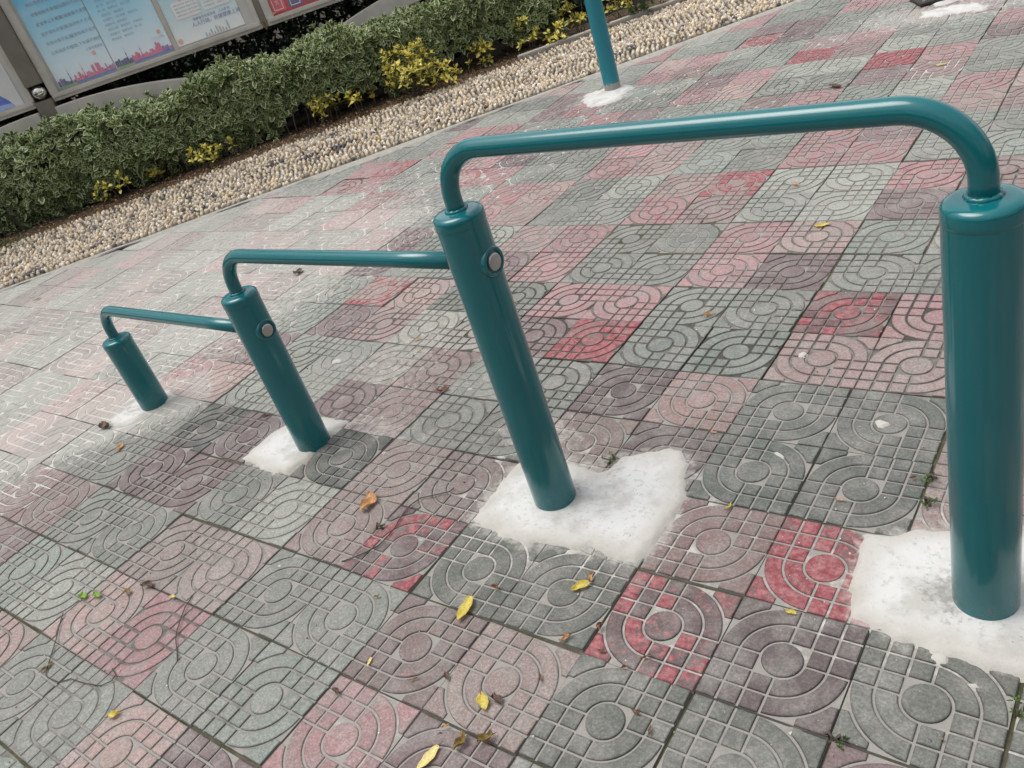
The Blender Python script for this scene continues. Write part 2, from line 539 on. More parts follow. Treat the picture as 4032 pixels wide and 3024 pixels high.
TONE = {(-1, 5): (150, 105, 103), (2, 1): (116, 97, 97), (-1, 1): (118, 100, 100), (3, 2): (140, 88, 90), (2, 0): (112, 114, 109), (3, 0): (112, 114, 109),
        (3, 1): (110, 98, 97), (2, 2): (142, 116, 112), (0, 0): (132, 115, 112), (1, 0): (158, 138, 132), (0, 1): (108, 111, 106), (1, 1): (108, 110, 106),
        (0, 4): (112, 97, 98), (1, 4): (160, 132, 127), (2, 4): (112, 116, 112), (2, 3): (106, 112, 108), (3, 3): (106, 109, 105), (3, 4): (112, 115, 111),
        (-3, 2): (98, 102, 97), (-2, 2): (152, 134, 128), (-1, 2): (138, 122, 118), (-2, 3): (136, 138, 132), (-1, 3): (124, 126, 121),
        (-2, 1): (150, 131, 126), (1, 3): (116, 103, 102), (0, 3): (140, 122, 116), (-4, 4): (156, 150, 140), (-3, 5): (166, 158, 148), (-4, 5): (166, 164, 154),
        (-6, 1): (122, 106, 106), (-5, 2): (126, 110, 110), (-5, 1): (128, 110, 109), (-6, 2): (100, 104, 100), (-4, 0): (150, 135, 130), (-3, 0): (162, 146, 140),
        (2, 6): (126, 92, 93), (2, 5): (164, 138, 134), (3, 5): (164, 142, 137), (0, 5): (128, 134, 129), (1, 5): (124, 134, 128),
        (4, 1): (114, 117, 111), (5, 1): (114, 117, 111), (-4, 2): (150, 142, 134), (-4, 1): (124, 128, 122)}

CLEAN = {(-6, 2), (-6, 1), (-5, 2), (-3, 2), (-5, 1), (-6, 0)}


def dust_f(s, t):
    s = np.asarray(s, float); t = np.asarray(t, float)
    d = .62 * sstep(-5.2, -9.5, s - .16 * (t - 3)) * (1 - .75 * sstep(9, 13.5, t))
    d = d + .30 * np.exp(-(((s + 3.4) / 1.3) ** 2 + ((t - 4.4) / 1.5) ** 2))
    d = d + .55 * np.exp(-(((s - .6) / 2.2) ** 2 + ((t - 19.6) / 1.1) ** 2))
    d = d + .50 * np.exp(-(((s + .1) / .7) ** 2 + ((t - 3.5) / .45) ** 2))
    d = d + .45 * np.exp(-(((s + 2.3) / .9) ** 2 + ((t - 3.15) / .22) ** 2))
    a = np.array([-10.8, -.3]); b = np.array([-6.9, 2.9]); ab = b - a
    k = np.clip(((s - a[0]) * ab[0] + (t - a[1]) * ab[1]) / (ab @ ab), 0, 1)
    q = np.hypot(s - a[0] - k * ab[0], t - a[1] - k * ab[1])
    d = d + .85 * np.exp(-(q / .62) ** 2)
    return np.clip(d + .10 * sstep(10, 20, t), 0, 1)


def seg_sd(P, X, Y):
    """signed distance to polygon, + inside (tiles)"""
    n = len(P); best = np.full(X.shape, 1e9); ins = np.zeros(X.shape, bool)
    for i in range(n):
        a = P[i]; b = P[(i + 1) % n]; d = b - a
        k = np.clip(((X - a[0]) * d[0] + (Y - a[1]) * d[1]) / (d @ d), 0, 1)
        best = np.minimum(best, np.hypot(X - a[0] - k * d[0], Y - a[1] - k * d[1]))
        c = ((a[1] > Y) != (b[1] > Y)) & (X < (b[0] - a[0]) * (Y - a[1]) / (b[1] - a[1] + 1e-12) + a[0])
        ins ^= c
    return np.where(ins, best, -best)


SMEAR = [[(1851, 2053), (1961, 2100), (2070, 2150), (2132, 2141), (2266, 2157), (2400, 2195), (2511, 2222), (2566, 2175), (2609, 2102), (2651, 2022), (2693, 1941), (2725, 1828), (2648, 1770), (2548, 1779), (2435, 1801), (2300, 1833), (2090, 1800), (1960, 1903)],
         [(3401, 2102), (3615, 2083), (4032, 2085), (4330, 2200), (4500, 2500), (4100, 2668), (3872, 2618), (3719, 2578), (3523, 2517), (3352, 2438), (3345, 2330)],
         [(960, 1806), (1060, 1865), (1127, 1868), (1253, 1771), (1334, 1690), (1400, 1662), (1294, 1644), (1090, 1690)],
         [(2262, 412), (2369, 421), (2435, 397), (2530, 334), (2400, 334), (2300, 372)]]


def smear_f(s, t):
    d = np.zeros(np.shape(s))
    for l in SMEAR:
        P = np.array([gp(x, y)[:2] for x, y in l])
        if np.min(np.hypot(P[:, 0] - np.mean(s), P[:, 1] - np.mean(t))) > 3: continue
        q = np.maximum(0, -seg_sd(P, np.asarray(s, float), np.asarray(t, float)))
        d = np.maximum(d, .46 * np.exp(-(q / .11) ** 2))
    return d


def gtone_f(s, t):
    s = np.asarray(s, float); t = np.asarray(t, float)
    g = .58 + .16 * sstep(4.6, 2.0, t) * sstep(-1.5, 2.2, s)
    g = g - .22 * np.exp(-(((s + 1.5) / 3.2) ** 2 + ((t - 5.5) / 2.2) ** 2))
    g = g - .16 * np.exp(-(((s - 2) / 2.6) ** 2 + ((t - 6.5) / 1.6) ** 2))
    g = g + .55 * sstep(-5, -8.5, s - .16 * (t - 3))
    g = g + .20 * sstep(10, 16, t)
    return np.clip(g, .03, 1.0)


def build_paving():
    AV, AF, AC, AG, AH = [], [], [], [], []
    base = 0
    rr = np.random.default_rng(21)
    for i in range(-22, 18):
        for j in range(-9, 42):
            cx, cy = i + .5, j + .5
            nn = np.array([cx, cy]) @ NV2
            if nn > 18.6: continue
            uu = np.array([cx, cy]) @ UV2
            if uu < -13.5: continue
            dist = math.hypot(cx - CC[0], cy - CC[1])
            hi = 1 if dist < 13.5 else 0
            V, F, gr, isl = TPL[(1 if (i + j) % 2 == 0 else 0, hi)]
            if (i + j) % 2 == 0: pass
            fill = max(float(sstep(14.8, 17.0, nn)) * .75, 1.05 * min(.85, float(dust_f(cx, cy))) if (i, j) not in CLEAN else 0, .62 * rr.beta(1.2, 2.4) if (i, j) not in CLEAN and (i, j) != (4, 1) else 0)
            depth = .0040 * (1 - .8 * fill) / T * 2
            P = V * .5
            P = P * np.array([.996, .996, 1])
            a = rr.normal(0, .006); ca, sa = math.cos(a), math.sin(a)
            x = P[:, 0] * ca - P[:, 1] * sa + cx + rr.normal(0, .006)
            y = P[:, 0] * sa + P[:, 1] * ca + cy + rr.normal(0, .006)
            lift = rr.normal(0, .0011) / T
            tx, ty = rr.normal(0, .0035), rr.normal(0, .0035)
            if (i, j) == (-3, 2): lift = .004 / T
            z = V[:, 2] * depth * .5 + lift + P[:, 0] * tx + P[:, 1] * ty
            # settled, slightly wavy ground
            z = z + (fbm(x * .35, y * .35, 5, 2) - .5) * .05
            pink = (i // 2 + (j + 1) // 2) % 2 == 0
            if (i, j) in TONE: col = np.array(srgb(*TONE[(i, j)])) * .88
            else:
                pal = PINK if pink else GREY
                col = np.array(pal[rr.integers(len(pal))]) * rr.uniform(.9, 1.1)
                if pink and rr.uniform() < (.45 if cy > 6 else .15): col = np.array(srgb(166, 127, 127)) * rr.uniform(.85, 1.08)
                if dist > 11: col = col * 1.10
            lum = col[:3] @ np.array([.21, .72, .07]); k_ = .24 if pink else .35
            col[:3] = (col[:3] * (1 - k_) + lum * k_) * (np.array([1.0, .985, .975]) if pink else np.array([1.0, 1.01, .955]))
            red = RED.get((i, j), (rr.uniform(.0, .30) if pink else 0.0))
            if not pink and (i, j) not in RED: red = 0
            n = len(V)
            c4 = np.tile(np.array([col[0], col[1], col[2], 1.0]), (n, 1))
            ir = rr.uniform(0, 1, 100)[np.minimum(isl, 99)]
            du = dust_f(x, y)
            if (i, j) in CLEAN: du = du * .12
            du = np.maximum(du, smear_f(x, y) * (.5 if (i, j) in CLEAN else 1))
            gt = np.clip(gtone_f(x, y) + rr.normal(0, .10), 0, 1)
            if (i, j) in CLEAN: gt = np.clip(gt, .6, .8)
            g = np.c_[gr * (1 - .85 * float(sstep(14.8, 17.0, nn)) * .75), du + rr.uniform(-.05, .08), ir, np.ones(n)]
            h = np.c_[gt, np.full(n, red), np.zeros(n), np.ones(n)]
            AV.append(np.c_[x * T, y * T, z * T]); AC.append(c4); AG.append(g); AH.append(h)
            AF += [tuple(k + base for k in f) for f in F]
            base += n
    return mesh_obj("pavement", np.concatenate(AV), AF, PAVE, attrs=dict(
        tcol=('FLOAT_COLOR', np.concatenate(AC)), gdat=('FLOAT_COLOR', np.concatenate(AG)), gda2=('FLOAT_COLOR', np.concatenate(AH))))


def wave(s, t):
    return (fbm(np.asarray(s) * .35, np.asarray(t) * .35, 5, 2) - .5) * .05


def gz(s, t):
    return float(wave(np.array([s]), np.array([t]))[0])


pav = build_paving(); tag(pav, kind='structure')

# dark bedding sand under the joints, and the earth to the horizon
v = [W3(-24, -12, -.032), W3(20, -12, -.032), W3(20, 44, -.032), W3(-24, 44, -.032)]
bedding = mesh_obj("bedding_sand", v, [(0, 1, 2, 3)], mat_soil("joint_dirt", (.13, .115, .09, 1), (.050, .056, .026, 1), 9)); tag(bedding, kind='structure')
v = [Vector((x, y, -.045)) for x, y in ((-160, -160), (160, -160), (160, 160), (-160, 160))]
gr_ = mesh_obj("ground", v, [(0, 1, 2, 3)], mat_soil("dark_earth", (.060, .046, .034, 1), (.034, .027, .02, 1), 22)); tag(gr_, kind='structure')


# ------------------------------------------------------------------ cement patches
def patch(name, pts, h, ramp=.07, rough=.045, cell=.035, stains=(), seed=1, low=-.05, mat=None, slope=None):
    P = np.array(pts)[:, :2]
    lo = P.min(0) - .15; hi = P.max(0) + .15
    nx = int((hi[0] - lo[0]) / cell) + 2; ny = int((hi[1] - lo[1]) / cell) + 2
    X, Y = np.meshgrid(lo[0] + np.arange(nx) * cell, lo[1] + np.arange(ny) * cell, indexing='ij')
    D = seg_sd(P, X, Y)
    D = D + (fbm(X * 3.1, Y * 3.1, seed, 4) - .5) * rough * 4 + (fbm(X * 14, Y * 14, seed + 9, 2) - .5) * rough
    Z = low + (h - low) * sstep(-.05, ramp, D) + (fbm(X * 2.2, Y * 2.2, seed + 3, 3) - .5) * .02 + (fbm(X * 13, Y * 13, seed + 4, 2) - .5) * .006
    Z = Z + wave(X, Y)
    keep = D > -.09
    idx = -np.ones(X.shape, int); idx[keep] = np.arange(keep.sum())
    V = np.c_[X[keep] * T, Y[keep] * T, Z[keep] * T]
    a, b, c, d = idx[:-1, :-1], idx[1:, :-1], idx[1:, 1:], idx[:-1, 1:]
    ok = (a >= 0) & (b >= 0) & (c >= 0) & (d >= 0)
    F = np.c_[a[ok], b[ok], c[ok], d[ok]]
    st = np.zeros(X.shape)
    for (sx, sy, r, am) in stains: st = np.maximum(st, am * np.exp(-(((X - sx) ** 2 + (Y - sy) ** 2) / r ** 2)))
    o = tri_mesh(name, V, F, 4, mat or CEM, attrs=dict(sd=('FLOAT', D[keep]), stain=('FLOAT', st[keep])))
    return tag(o, kind='structure')


PX = lambda l: [gp(x, y) for x, y in l]
POSTS = [(-7.281, 2.736, 1.189), (-3.184, 2.637, 2.198), (0.732, 2.590, 3.170), (4.671, 2.523, 3.171)]
PR = .222
patch("cement_patch", PX([(1851, 2053), (1961, 2100), (2070, 2150), (2132, 2141), (2266, 2157), (2400, 2195), (2511, 2222), (2566, 2175), (2609, 2102), (2651, 2022),
                          (2693, 1941), (2707, 1878), (2725, 1828), (2684, 1779), (2648, 1770), (2548, 1779), (2435, 1801), (2377, 1851), (2300, 1833), (2230, 1820), (2090, 1800), (2040, 1830), (1960, 1903)]),
      .034, stains=[(POSTS[2][0] + .05, POSTS[2][1] + .1, .36, .62), (1.15, 3.15, .35, .55)], seed=3)
patch("cement_patch", PX([(3401, 2102), (3500, 2110), (3615, 2083), (3731, 2080), (4032, 2085), (4330, 2200), (4500, 2500), (4330, 2760), (4100, 2668), (3872, 2618), (3719, 2578), (3523, 2517), (3426, 2470), (3352, 2438),
                          (3345, 2330), (3360, 2230)]), .045, stains=[(POSTS[3][0] - .3, POSTS[3][1] + .5, .5, .3), (POSTS[3][0] - .2, POSTS[3][1] - .02, .38, .75)], seed=5)
patch("cement_splash", PX([(3290, 2100), (3330, 2118), (3420, 2108), (3425, 2300), (3400, 2440), (3330, 2440), (3340, 2370), (3290, 2320), (3350, 2290), (3375, 2220), (3330, 2190), (3400, 2150)]), .014, ramp=.3, rough=.11, cell=.022, seed=8)
patch("cement_patch", PX([(960, 1806), (1000, 1836), (1060, 1865), (1127, 1868), (1190, 1820), (1253, 1771), (1289, 1735), (1334, 1690), (1400, 1662), (1362, 1650), (1294, 1644), (1180, 1640), (1090, 1690), (1037, 1722)]),
      .028, stains=[(-3.3, 2.55, .34, .35)], seed=11)
patch("cement_splash", PX([(1330, 1668), (1430, 1690), (1540, 1708), (1560, 1692), (1460, 1668), (1360, 1650)]), .012, ramp=.25, rough=.08, cell=.025, seed=12)
patch("cement_patch", PX([(378, 1668), (427, 1704), (488, 1692), (598, 1626), (671, 1588), (724, 1545), (690, 1525), (600, 1535), (500, 1590), (430, 1640)]), .02, ramp=.2, rough=.08,
      stains=[(-7.5, 2.5, .4, .6)], seed=14)
patch("cement_patch", PX([(2262, 412), (2320, 430), (2369, 421), (2435, 397), (2478, 362), (2530, 334), (2471, 328), (2400, 334), (2330, 362), (2300, 372)]), .028, ramp=.2, rough=.07, seed=17, stains=[(-6.5, 16.9, .45, .6)])
patch("cement_patch", PX([(3590, 48), (3600, 80), (3680, 82), (3760, 60), (3860, 52), (3960, 22), (3900, 6), (3760, 18), (3660, 40)]), .03, ramp=.3, rough=.14, seed=19)
patch("cement_patch", PX([(3560, -30), (3600, 22), (3680, 30), (3760, 14), (3850, -10), (3900, -60), (3700, -90)]), .03, ramp=.3, rough=.1, seed=20)
def drop(x, y, r, seed):
    c = gp(x, y); rr = random.Random(seed)
    patch("cement_drop", [c + np.array([r * (1 + .5 * (rr.random() - .5)) * math.cos(a * .7), r * .8 * (1 + .6 * (rr.random() - .5)) * math.sin(a * .7), 0]) for a in range(9)], .006, ramp=.04, rough=.03, cell=.012, seed=seed)


for i_, (x_, y_, r_) in enumerate(((3478, 1668, .085), (3080, 1790, .12), (1098, 2228, .055), (1850, 1530, .05), (3160, 1398, .05), (3290, 1880, .045), (1900, 700, .12), (2085, 2475, .03), (3880, 1290, .16), (3545, 1660, .03), (1960, 1690, .05), (620, 1190, .14), (1330, 1420, .08), (3130, 2890, .05), (3840, 2700, .06), (3700, 2590, .04))): drop(x_, y_, r_, 60 + i_)
patch("mortar_patch", PX([(1085, 2985), (1180, 2965), (1250, 2945), (1290, 2965), (1350, 2962), (1450, 3040), (1180, 3060)]), .006, ramp=.2, rough=.06, seed=23,
      mat=mat_plain("grey_mortar", srgb(122, 124, 124), .9, 0, 22, .25, .5, .3))

# ------------------------------------------------------------------ paving edge, pebble path, kerb, planting bed
def strip(name, n0, n1, z, mat, u0=-16, u1=34, du=.35, jit=.05, seed=2, dn=.25, zam=.012):
    us = np.arange(u0, u1, du); ns = np.arange(n0, n1 + dn * .5, dn)
    U, N = np.meshgrid(us, ns, indexing='ij')
    edge = (N == ns[0]) | (N == ns[-1])
    N2 = N + np.where(N == ns[0], (fbm(U * .9, U * 0, seed, 3) - .5) * jit * 4, 0)
    Z = z + (fbm(U * 2, N * 2, seed + 1, 3) - .5) * zam * 2
    Z = np.where(edge, Z - .06, Z)
    p = U[..., None] * UV2 + N2[..., None] * NV2
    V = np.c_[p.reshape(-1, 2) * T, Z.ravel() * T]
    a, b = U.shape; I = np.arange(a * b).reshape(a, b)
    F = np.c_[I[:-1, :-1].ravel(), I[1:, :-1].ravel(), I[1:, 1:].ravel(), I[:-1, 1:].ravel()]
    return tri_mesh(name, V, F, 4, mat)


tag(strip("paving_edge", 18.05, 18.42, .04, EDGE, jit=.16, dn=.09), kind='structure')
bed = strip("pebble_path", 18.25, 23.75, .035, BED, seed=4, du=.3)
tag(bed, kind='structure')
tag(strip("planting_bed", 23.5, 26.6, .05, SOIL, seed=6, du=.3, zam=.05), kind='structure')
tag(strip("shaded_bed", 26.5, 40.0, .045, mat_soil("shade_toned_soil", (.040, .032, .024, 1), (.022, .018, .014, 1), 22), seed=7, du=.3, zam=.05), kind='structure')  # earth made darker: the shade behind the board is put into its colour


def icosph(sub):
    bm = bmesh.new(); bmesh.ops.create_icosphere(bm, subdivisions=sub, radius=1)
    v = np.array([x.co[:] for x in bm.verts]); f = np.array([[q.index for q in p.verts] for p in bm.faces]); bm.free()
    return v, f


def pebbles():
    rr = np.random.default_rng(5)
    pts = []
    u = -14.0
    row = 0
    while u < 16:
        nn = 18.42
        while nn < 23.6:
            bend = .35 * math.sin((nn - 18.4) * .55 + .6 * math.sin(u * .45)) + .12 * math.sin(nn * 2.1 + u)
            pts.append((u + bend + rr.normal(0, .018), nn + rr.normal(0, .02)))
            nn += rr.uniform(.108, .150)
        u += .140
        row += 1
    P = np.array(pts); n = len(P)
    q = P[:, :1] * UV2 + P[:, 1:] * NV2
    disc = fbm(P[:, 0] * .55, P[:, 1] * .55, 31, 2)
    # patches laid at random instead of in rows
    loose = disc > .66
    q[loose] += rr.normal(0, .05, (loose.sum(), 2))
    pal = np.array([srgb(212, 198, 176), srgb(196, 182, 160), srgb(224, 214, 198), srgb(178, 164, 146), srgb(156, 144, 132), srgb(206, 186, 156), srgb(190, 180, 170)])[:, :3]
    dark = np.array([srgb(84, 84, 84), srgb(100, 97, 93), srgb(70, 71, 74)])[:, :3]
    col = pal[rr.integers(len(pal), size=n)] * rr.uniform(.66, 1.18, (n, 1)) * np.array([1.0, .985, .955])
    flow = fbm(P[:, 0] * 1.1 + 9, P[:, 1] * 1.5, 77, 2)
    pd = np.clip((flow - .70) * 6, .03, .7)
    isd = rr.uniform(0, 1, n) < pd
    col[isd] = dark[rr.integers(3, size=isd.sum())] * rr.uniform(.7, 1.2, (isd.sum(), 1))
    yl = rr.uniform(0, 1, n) < .006
    col[yl] = np.array(srgb(196, 160, 84)[:3]) * rr.uniform(.8, 1.1, (yl.sum(), 1))
    VS, FS, CS = [], [], []
    base = 0
    dist = np.hypot(q[:, 0] - CC[0], q[:, 1] - CC[1])
    for lod, sel in ((2, dist < 21.5), (1, dist >= 21.5)):
        v, f = icosph(lod); k = sel.sum()
        if not k: continue
        a = math.atan2(NV2[1], NV2[0]) + rr.normal(0, .35, k) + np.where(loose[sel], rr.uniform(-1.6, 1.6, k), 0)
        sx = rr.uniform(.054, .076, k); sy = rr.uniform(.044, .060, k); sz = rr.uniform(.065, .10, k)
        vv = v[None] * np.stack([sx, sy, sz], 1)[:, None]
        vv = vv * (1 + .10 * np.sin(v[None, :, 0] * 3 + a[:, None] * 5) [..., None])
        x = vv[..., 0] * np.cos(a)[:, None] - vv[..., 1] * np.sin(a)[:, None]
        y = vv[..., 0] * np.sin(a)[:, None] + vv[..., 1] * np.cos(a)[:, None]
        z = vv[..., 2] + (.05 + rr.normal(0, .012, k))[:, None]
        VS.append(np.stack([(x + q[sel, 0][:, None]) * T, (y + q[sel, 1][:, None]) * T, z * T], -1).reshape(-1, 3))
        FS.append((f[None] + (base + np.arange(k) * len(v))[:, None, None]).reshape(-1, 3))
        CS.append(np.repeat(np.c_[col[sel], np.ones(k)], len(v), 0))
        base += k * len(v)
    o = tri_mesh("path_pebbles", np.concatenate(VS), np.concatenate(FS), 3, PEB, attrs=dict(vcol=('FLOAT_COLOR', np.concatenate(CS))))
    return tag(o, "cream, grey and black pebbles set in rows along the path", "pebbles", kind='stuff')


pebbles()

# low cement kerb that shows where the bed runs out of leaves
def kerb():
    bm = bmesh.new()
    for (u0, u1) in ((7.6, 10.9), (10.95, 14.9), (14.95, 19), (19.05, 23)):
        for k in range(1):
            vs = [bm.verts.new(BN(u, n, z)) for u in (u0, u1) for n, z in ((23.72, -.02), (23.72, .20), (24.02, .20), (24.02, -.02))]
            for i in range(4):
                j = (i + 1) % 4
                bm.faces.new((vs[i], vs[j], vs[4 + j], vs[4 + i]))
            bm.faces.new(vs[:4][::-1]); bm.faces.new(vs[4:])
    bmesh.ops.recalc_face_normals(bm, faces=bm.faces)
    bmesh.ops.bevel(bm, geom=bm.edges[:], offset=.006, segments=2, affect='EDGES')
    me = bpy.data.meshes.new("kerb"); bm.to_mesh(me); bm.free(); me.materials.append(KERB)
    o = bpy.data.objects.new("kerb", me); COL.objects.link(o); tag(o, kind='structure')


kerb()

# ------------------------------------------------------------------ leaves
LT = np.array([[0, 0, 0], [.28, -.42, 0], [.28, 0, 0], [.28, .42, 0], [.58, -.5, 0], [.58, 0, 0], [.58, .5, 0], [.84, -.28, 0], [.84, 0, 0], [.84, .28, 0], [1, 0, 0]])
LE = np.array([.75, 1, 0, 1, 1, 0, 1, 1, .1, 1, 1.0])
LF3 = [(0, 2, 1), (0, 3, 2), (1, 2, 5), (1, 5, 4), (2, 3, 6), (2, 6, 5), (4, 5, 8), (4, 8, 7), (5, 6, 9), (5, 9, 8), (7, 8, 10), (8, 9, 10)]
LF3 = np.array([(a, c, b) if k in (0, 1) else (a, b, c) for k, (a, b, c) in enumerate(LF3)])


def leaf_cloud(name, P, D, Nn, L, Wd, mat, parent=None, fold=.35, curl=.25, seed=0):
    """P base points, D leaf direction, Nn leaf normal (k,3); L, Wd lengths (m)"""
    rr = np.random.default_rng(seed)
    k = len(P)
    D = D / np.linalg.norm(D, axis=1)[:, None]
    X = np.cross(Nn, D); X /= np.linalg.norm(X, axis=1)[:, None] + 1e-9
    Nn = np.cross(D, X)
    fo = rr.uniform(.4, 1.4, k) * fold; cu = rr.normal(curl, .25, k)
    a = LT[None, :, 0]; b = LT[None, :, 1]
    z = np.abs(b) * fo[:, None] * Wd[:, None] - cu[:, None] * (a ** 2) * L[:, None] * .5
    V = P[:, None] + (a * L[:, None])[..., None] * D[:, None] + (b * Wd[:, None])[..., None] * X[:, None] + z[..., None] * Nn[:, None]
    F = (LF3[None] + (np.arange(k) * 11)[:, None, None]).reshape(-1, 3)
    o = tri_mesh(name, V.reshape(-1, 3), F, 3, mat, attrs=dict(edge=('FLOAT', np.tile(LE, k)), rnd=('FLOAT', np.repeat(rr.uniform(0, 1, k), 11))))
    if parent: child(o, parent)
    return o


def shoots(P, A, nleaf, L, ratio, rr, spread=(25, 80), back=.35):
    """expand shoot tips into whorls of leaves"""
    PP, DD, NN, LL = [], [], [], []
    k = len(P)
    A = A / np.linalg.norm(A, axis=1)[:, None]
    ref = rr.normal(0, 1, (k, 3)); X = np.cross(A, ref); X /= np.linalg.norm(X, axis=1)[:, None]; Y = np.cross(A, X)
    ph = rr.uniform(0, 6.28, k)
    for i in range(nleaf):
        an = ph + i * 1.5708 + (i // 2) * .75 + rr.normal(0, .25, k)
        fr = i / max(nleaf - 1, 1)
        el = np.radians(spread[0] + (spread[1] - spread[0]) * fr + rr.normal(0, 10, k))
        R = np.cos(an)[:, None] * X + np.sin(an)[:, None] * Y
        d = np.cos(el)[:, None] * A + np.sin(el)[:, None] * R
        nrm = np.cos(el)[:, None] * (-R) + np.sin(el)[:, None] * A
        l = L * (0.62 + .5 * fr) * rr.uniform(.75, 1.2, k)
        PP.append(P - A * (fr * back * L)[:, None] if np.ndim(L) else P - A * fr * back * L)
        DD.append(d); NN.append(nrm); LL.append(l)
    return np.concatenate(PP), np.concatenate(DD), np.concatenate(NN), np.concatenate(LL)


def uvec(u, n, z):
    p = np.asarray(u)[:, None] * UV2 + np.asarray(n)[:, None] * NV2
    return np.c_[p * T, np.asarray(z) * T]


NV3 = np.array([NV2[0], NV2[1], 0]); UV3 = np.array([UV2[0], UV2[1], 0]); Z3 = np.array([0, 0, 1.0])


def hedge():
    rr = np.random.default_rng(3)
    root = empty("hedge", BN(-2, 25.6, 0))
    tag(root, "clipped hedge with cream edged green leaves in front of the notice board", "hedge")
    U0, U1 = -15.5, 9.3
    NF, NB = 24.8, 26.2

    def top(u): return 2.72 - .018 * (u + 8) + (fbm(np.asarray(u) * .55, np.asarray(u) * 0, 4, 3) - .5) * .8

    def bot(u): return .10 + .75 * sstep(.42, .62, fbm(np.asarray(u) * .7, np.asarray(u) * 0 + 3, 14, 3)) + .9 * np.exp(-((np.asarray(u) - 7.2) / .55) ** 2)

    def front(u, z): return NF + (fbm(np.asarray(u) * .8, np.asarray(z) * .8, 8, 3) - .5) * .95 + .55 * sstep(1.15, .2, z) + .28 * sstep(2.2, 2.75, z)
    P, A, S = [], [], []
    k = 2500
    u = rr.uniform(U0, U1, k); b = bot(u); tp = top(u); z = b + (tp - b) * rr.uniform(0, 1, k) ** .92
    n = front(u, z) + rr.exponential(.10, k)
    P.append(uvec(u, n, z)); A.append(-NV3 * .75 + Z3 * .55 + rr.normal(0, .38, (k, 3)))
    k = 1900
    u = rr.uniform(U0, U1, k); n = rr.uniform(NF + .15, NB, k); z = top(u) - rr.exponential(.09, k) + rr.normal(0, .05, k) - .2 * sstep(.5, 0, n - NF - .1)
    P.append(uvec(u, n, z)); A.append(Z3 * 1.0 + rr.normal(0, .36, (k, 3)) - NV3 * .15)
    k = 1500                                                     # inside and back
    u = rr.uniform(U0, U1, k); n = rr.uniform(NF + .35, NB + .1, k); b = bot(u); z = b + .1 + (top(u) - b - .2) * rr.uniform(0, 1, k)
    P.append(uvec(u, n, z)); A.append(Z3 * .7 + rr.normal(0, .6, (k, 3)))
    k = 90                                                      # a few long unclipped shoots
    u = rr.uniform(U0, U1, k); n = rr.uniform(NF + .1, NB, k); z = top(u) + rr.uniform(.05, .26, k)
    P.append(uvec(u, n, z)); A.append(Z3 + rr.normal(0, .3, (k, 3)))
    k = 260
    v_ = rr.uniform(0, 1, k); n = rr.uniform(NF, NB, k); z = .3 + 2.1 * v_
    P.append(uvec(np.full(k, U1) + rr.normal(0, .12, k), n, z)); A.append(UV3 * .7 + Z3 * .5 + rr.normal(0, .4, (k, 3)))
    P = np.concatenate(P); A = np.concatenate(A)
    p, d, nn, l = shoots(P, A, 7, .068, .5, rr)
    leaf_cloud("foliage", p, d, nn, l, l * rr.uniform(.46, .62, len(l)), HEDGE, root, .35, .22, 1)
    # bare stems under the leaves, one mesh each
    for i in range(58):
        u = U0 + (U1 - U0) * (i + rr.uniform(.1, .9)) / 58
        if abs(u - 7.2) < .4: continue
        n = rr.uniform(24.85, 25.6)
        lean = rr.normal(0, .12); l2 = rr.normal(0, .1)
        path = [BN(u + lean * q + .03 * math.sin(q * 9 + i), n + l2 * q, -.05 + 1.5 * q) for q in (0, .25, .5, .75, 1)]
        v, f = tube(path, [.0065, .0055, .005, .0045, .003], 7)
        child(mesh_obj("stem", v, f, STEM, smooth=True), root)


hedge()


def shrub(name, label, base, height, radius, nshoot, L, mat, seed, cat="shrub", group=None, stems=4, squash=1.0, lowfrac=.15, nleaf=7, fan=.5):
    """base (s, t) tiles; sizes tiles; L leaf length m"""
    rr = np.random.default_rng(seed)
    root = empty(name, W3(base[0], base[1], gz(*base)))
    tag(root, label, cat, group)
    B = np.array([base[0] * T, base[1] * T, 0.0])
    # shoots on the ends of branches that fan from the base
    tips = []
    for i in range(nshoot):
        a = rr.uniform(0, 6.283); q = rr.uniform(lowfrac, 1)
        rad = radius * (rr.uniform(.1, 1) ** .6) * math.sin(min(1, q * 1.15) * math.pi * .62 + .3)
        tips.append((rad * math.cos(a), rad * math.sin(a) * squash, height * q))
    tips = np.array(tips)
    P = B + tips * T
    A = np.c_[tips[:, :2] / max(radius, .01) * fan, np.full(nshoot, .8)] + rr.normal(0, .25, (nshoot, 3))
    p, d, nn, l = shoots(P, A, nleaf, L, .5, rr)
    leaf_cloud("foliage", p, d, nn, l, l * rr.uniform(.36, .5, len(l)), mat, root, .3, .2, seed + 1)
    for i in range(stems):
        k = int(rr.integers(nshoot)); e = Vector(P[k]); b = Vector(B) + Vector((rr.normal(0, .012), rr.normal(0, .012), -.01))
        mid = b.lerp(e, .55) + Vector((rr.normal(0, .008), rr.normal(0, .008), .012))
        v, f = tube([b, b.lerp(mid, .5), mid, e], [.004, .0035, .003, .002], 6)
        child(mesh_obj("stem", v, f, STEM, smooth=True), root)
    return root


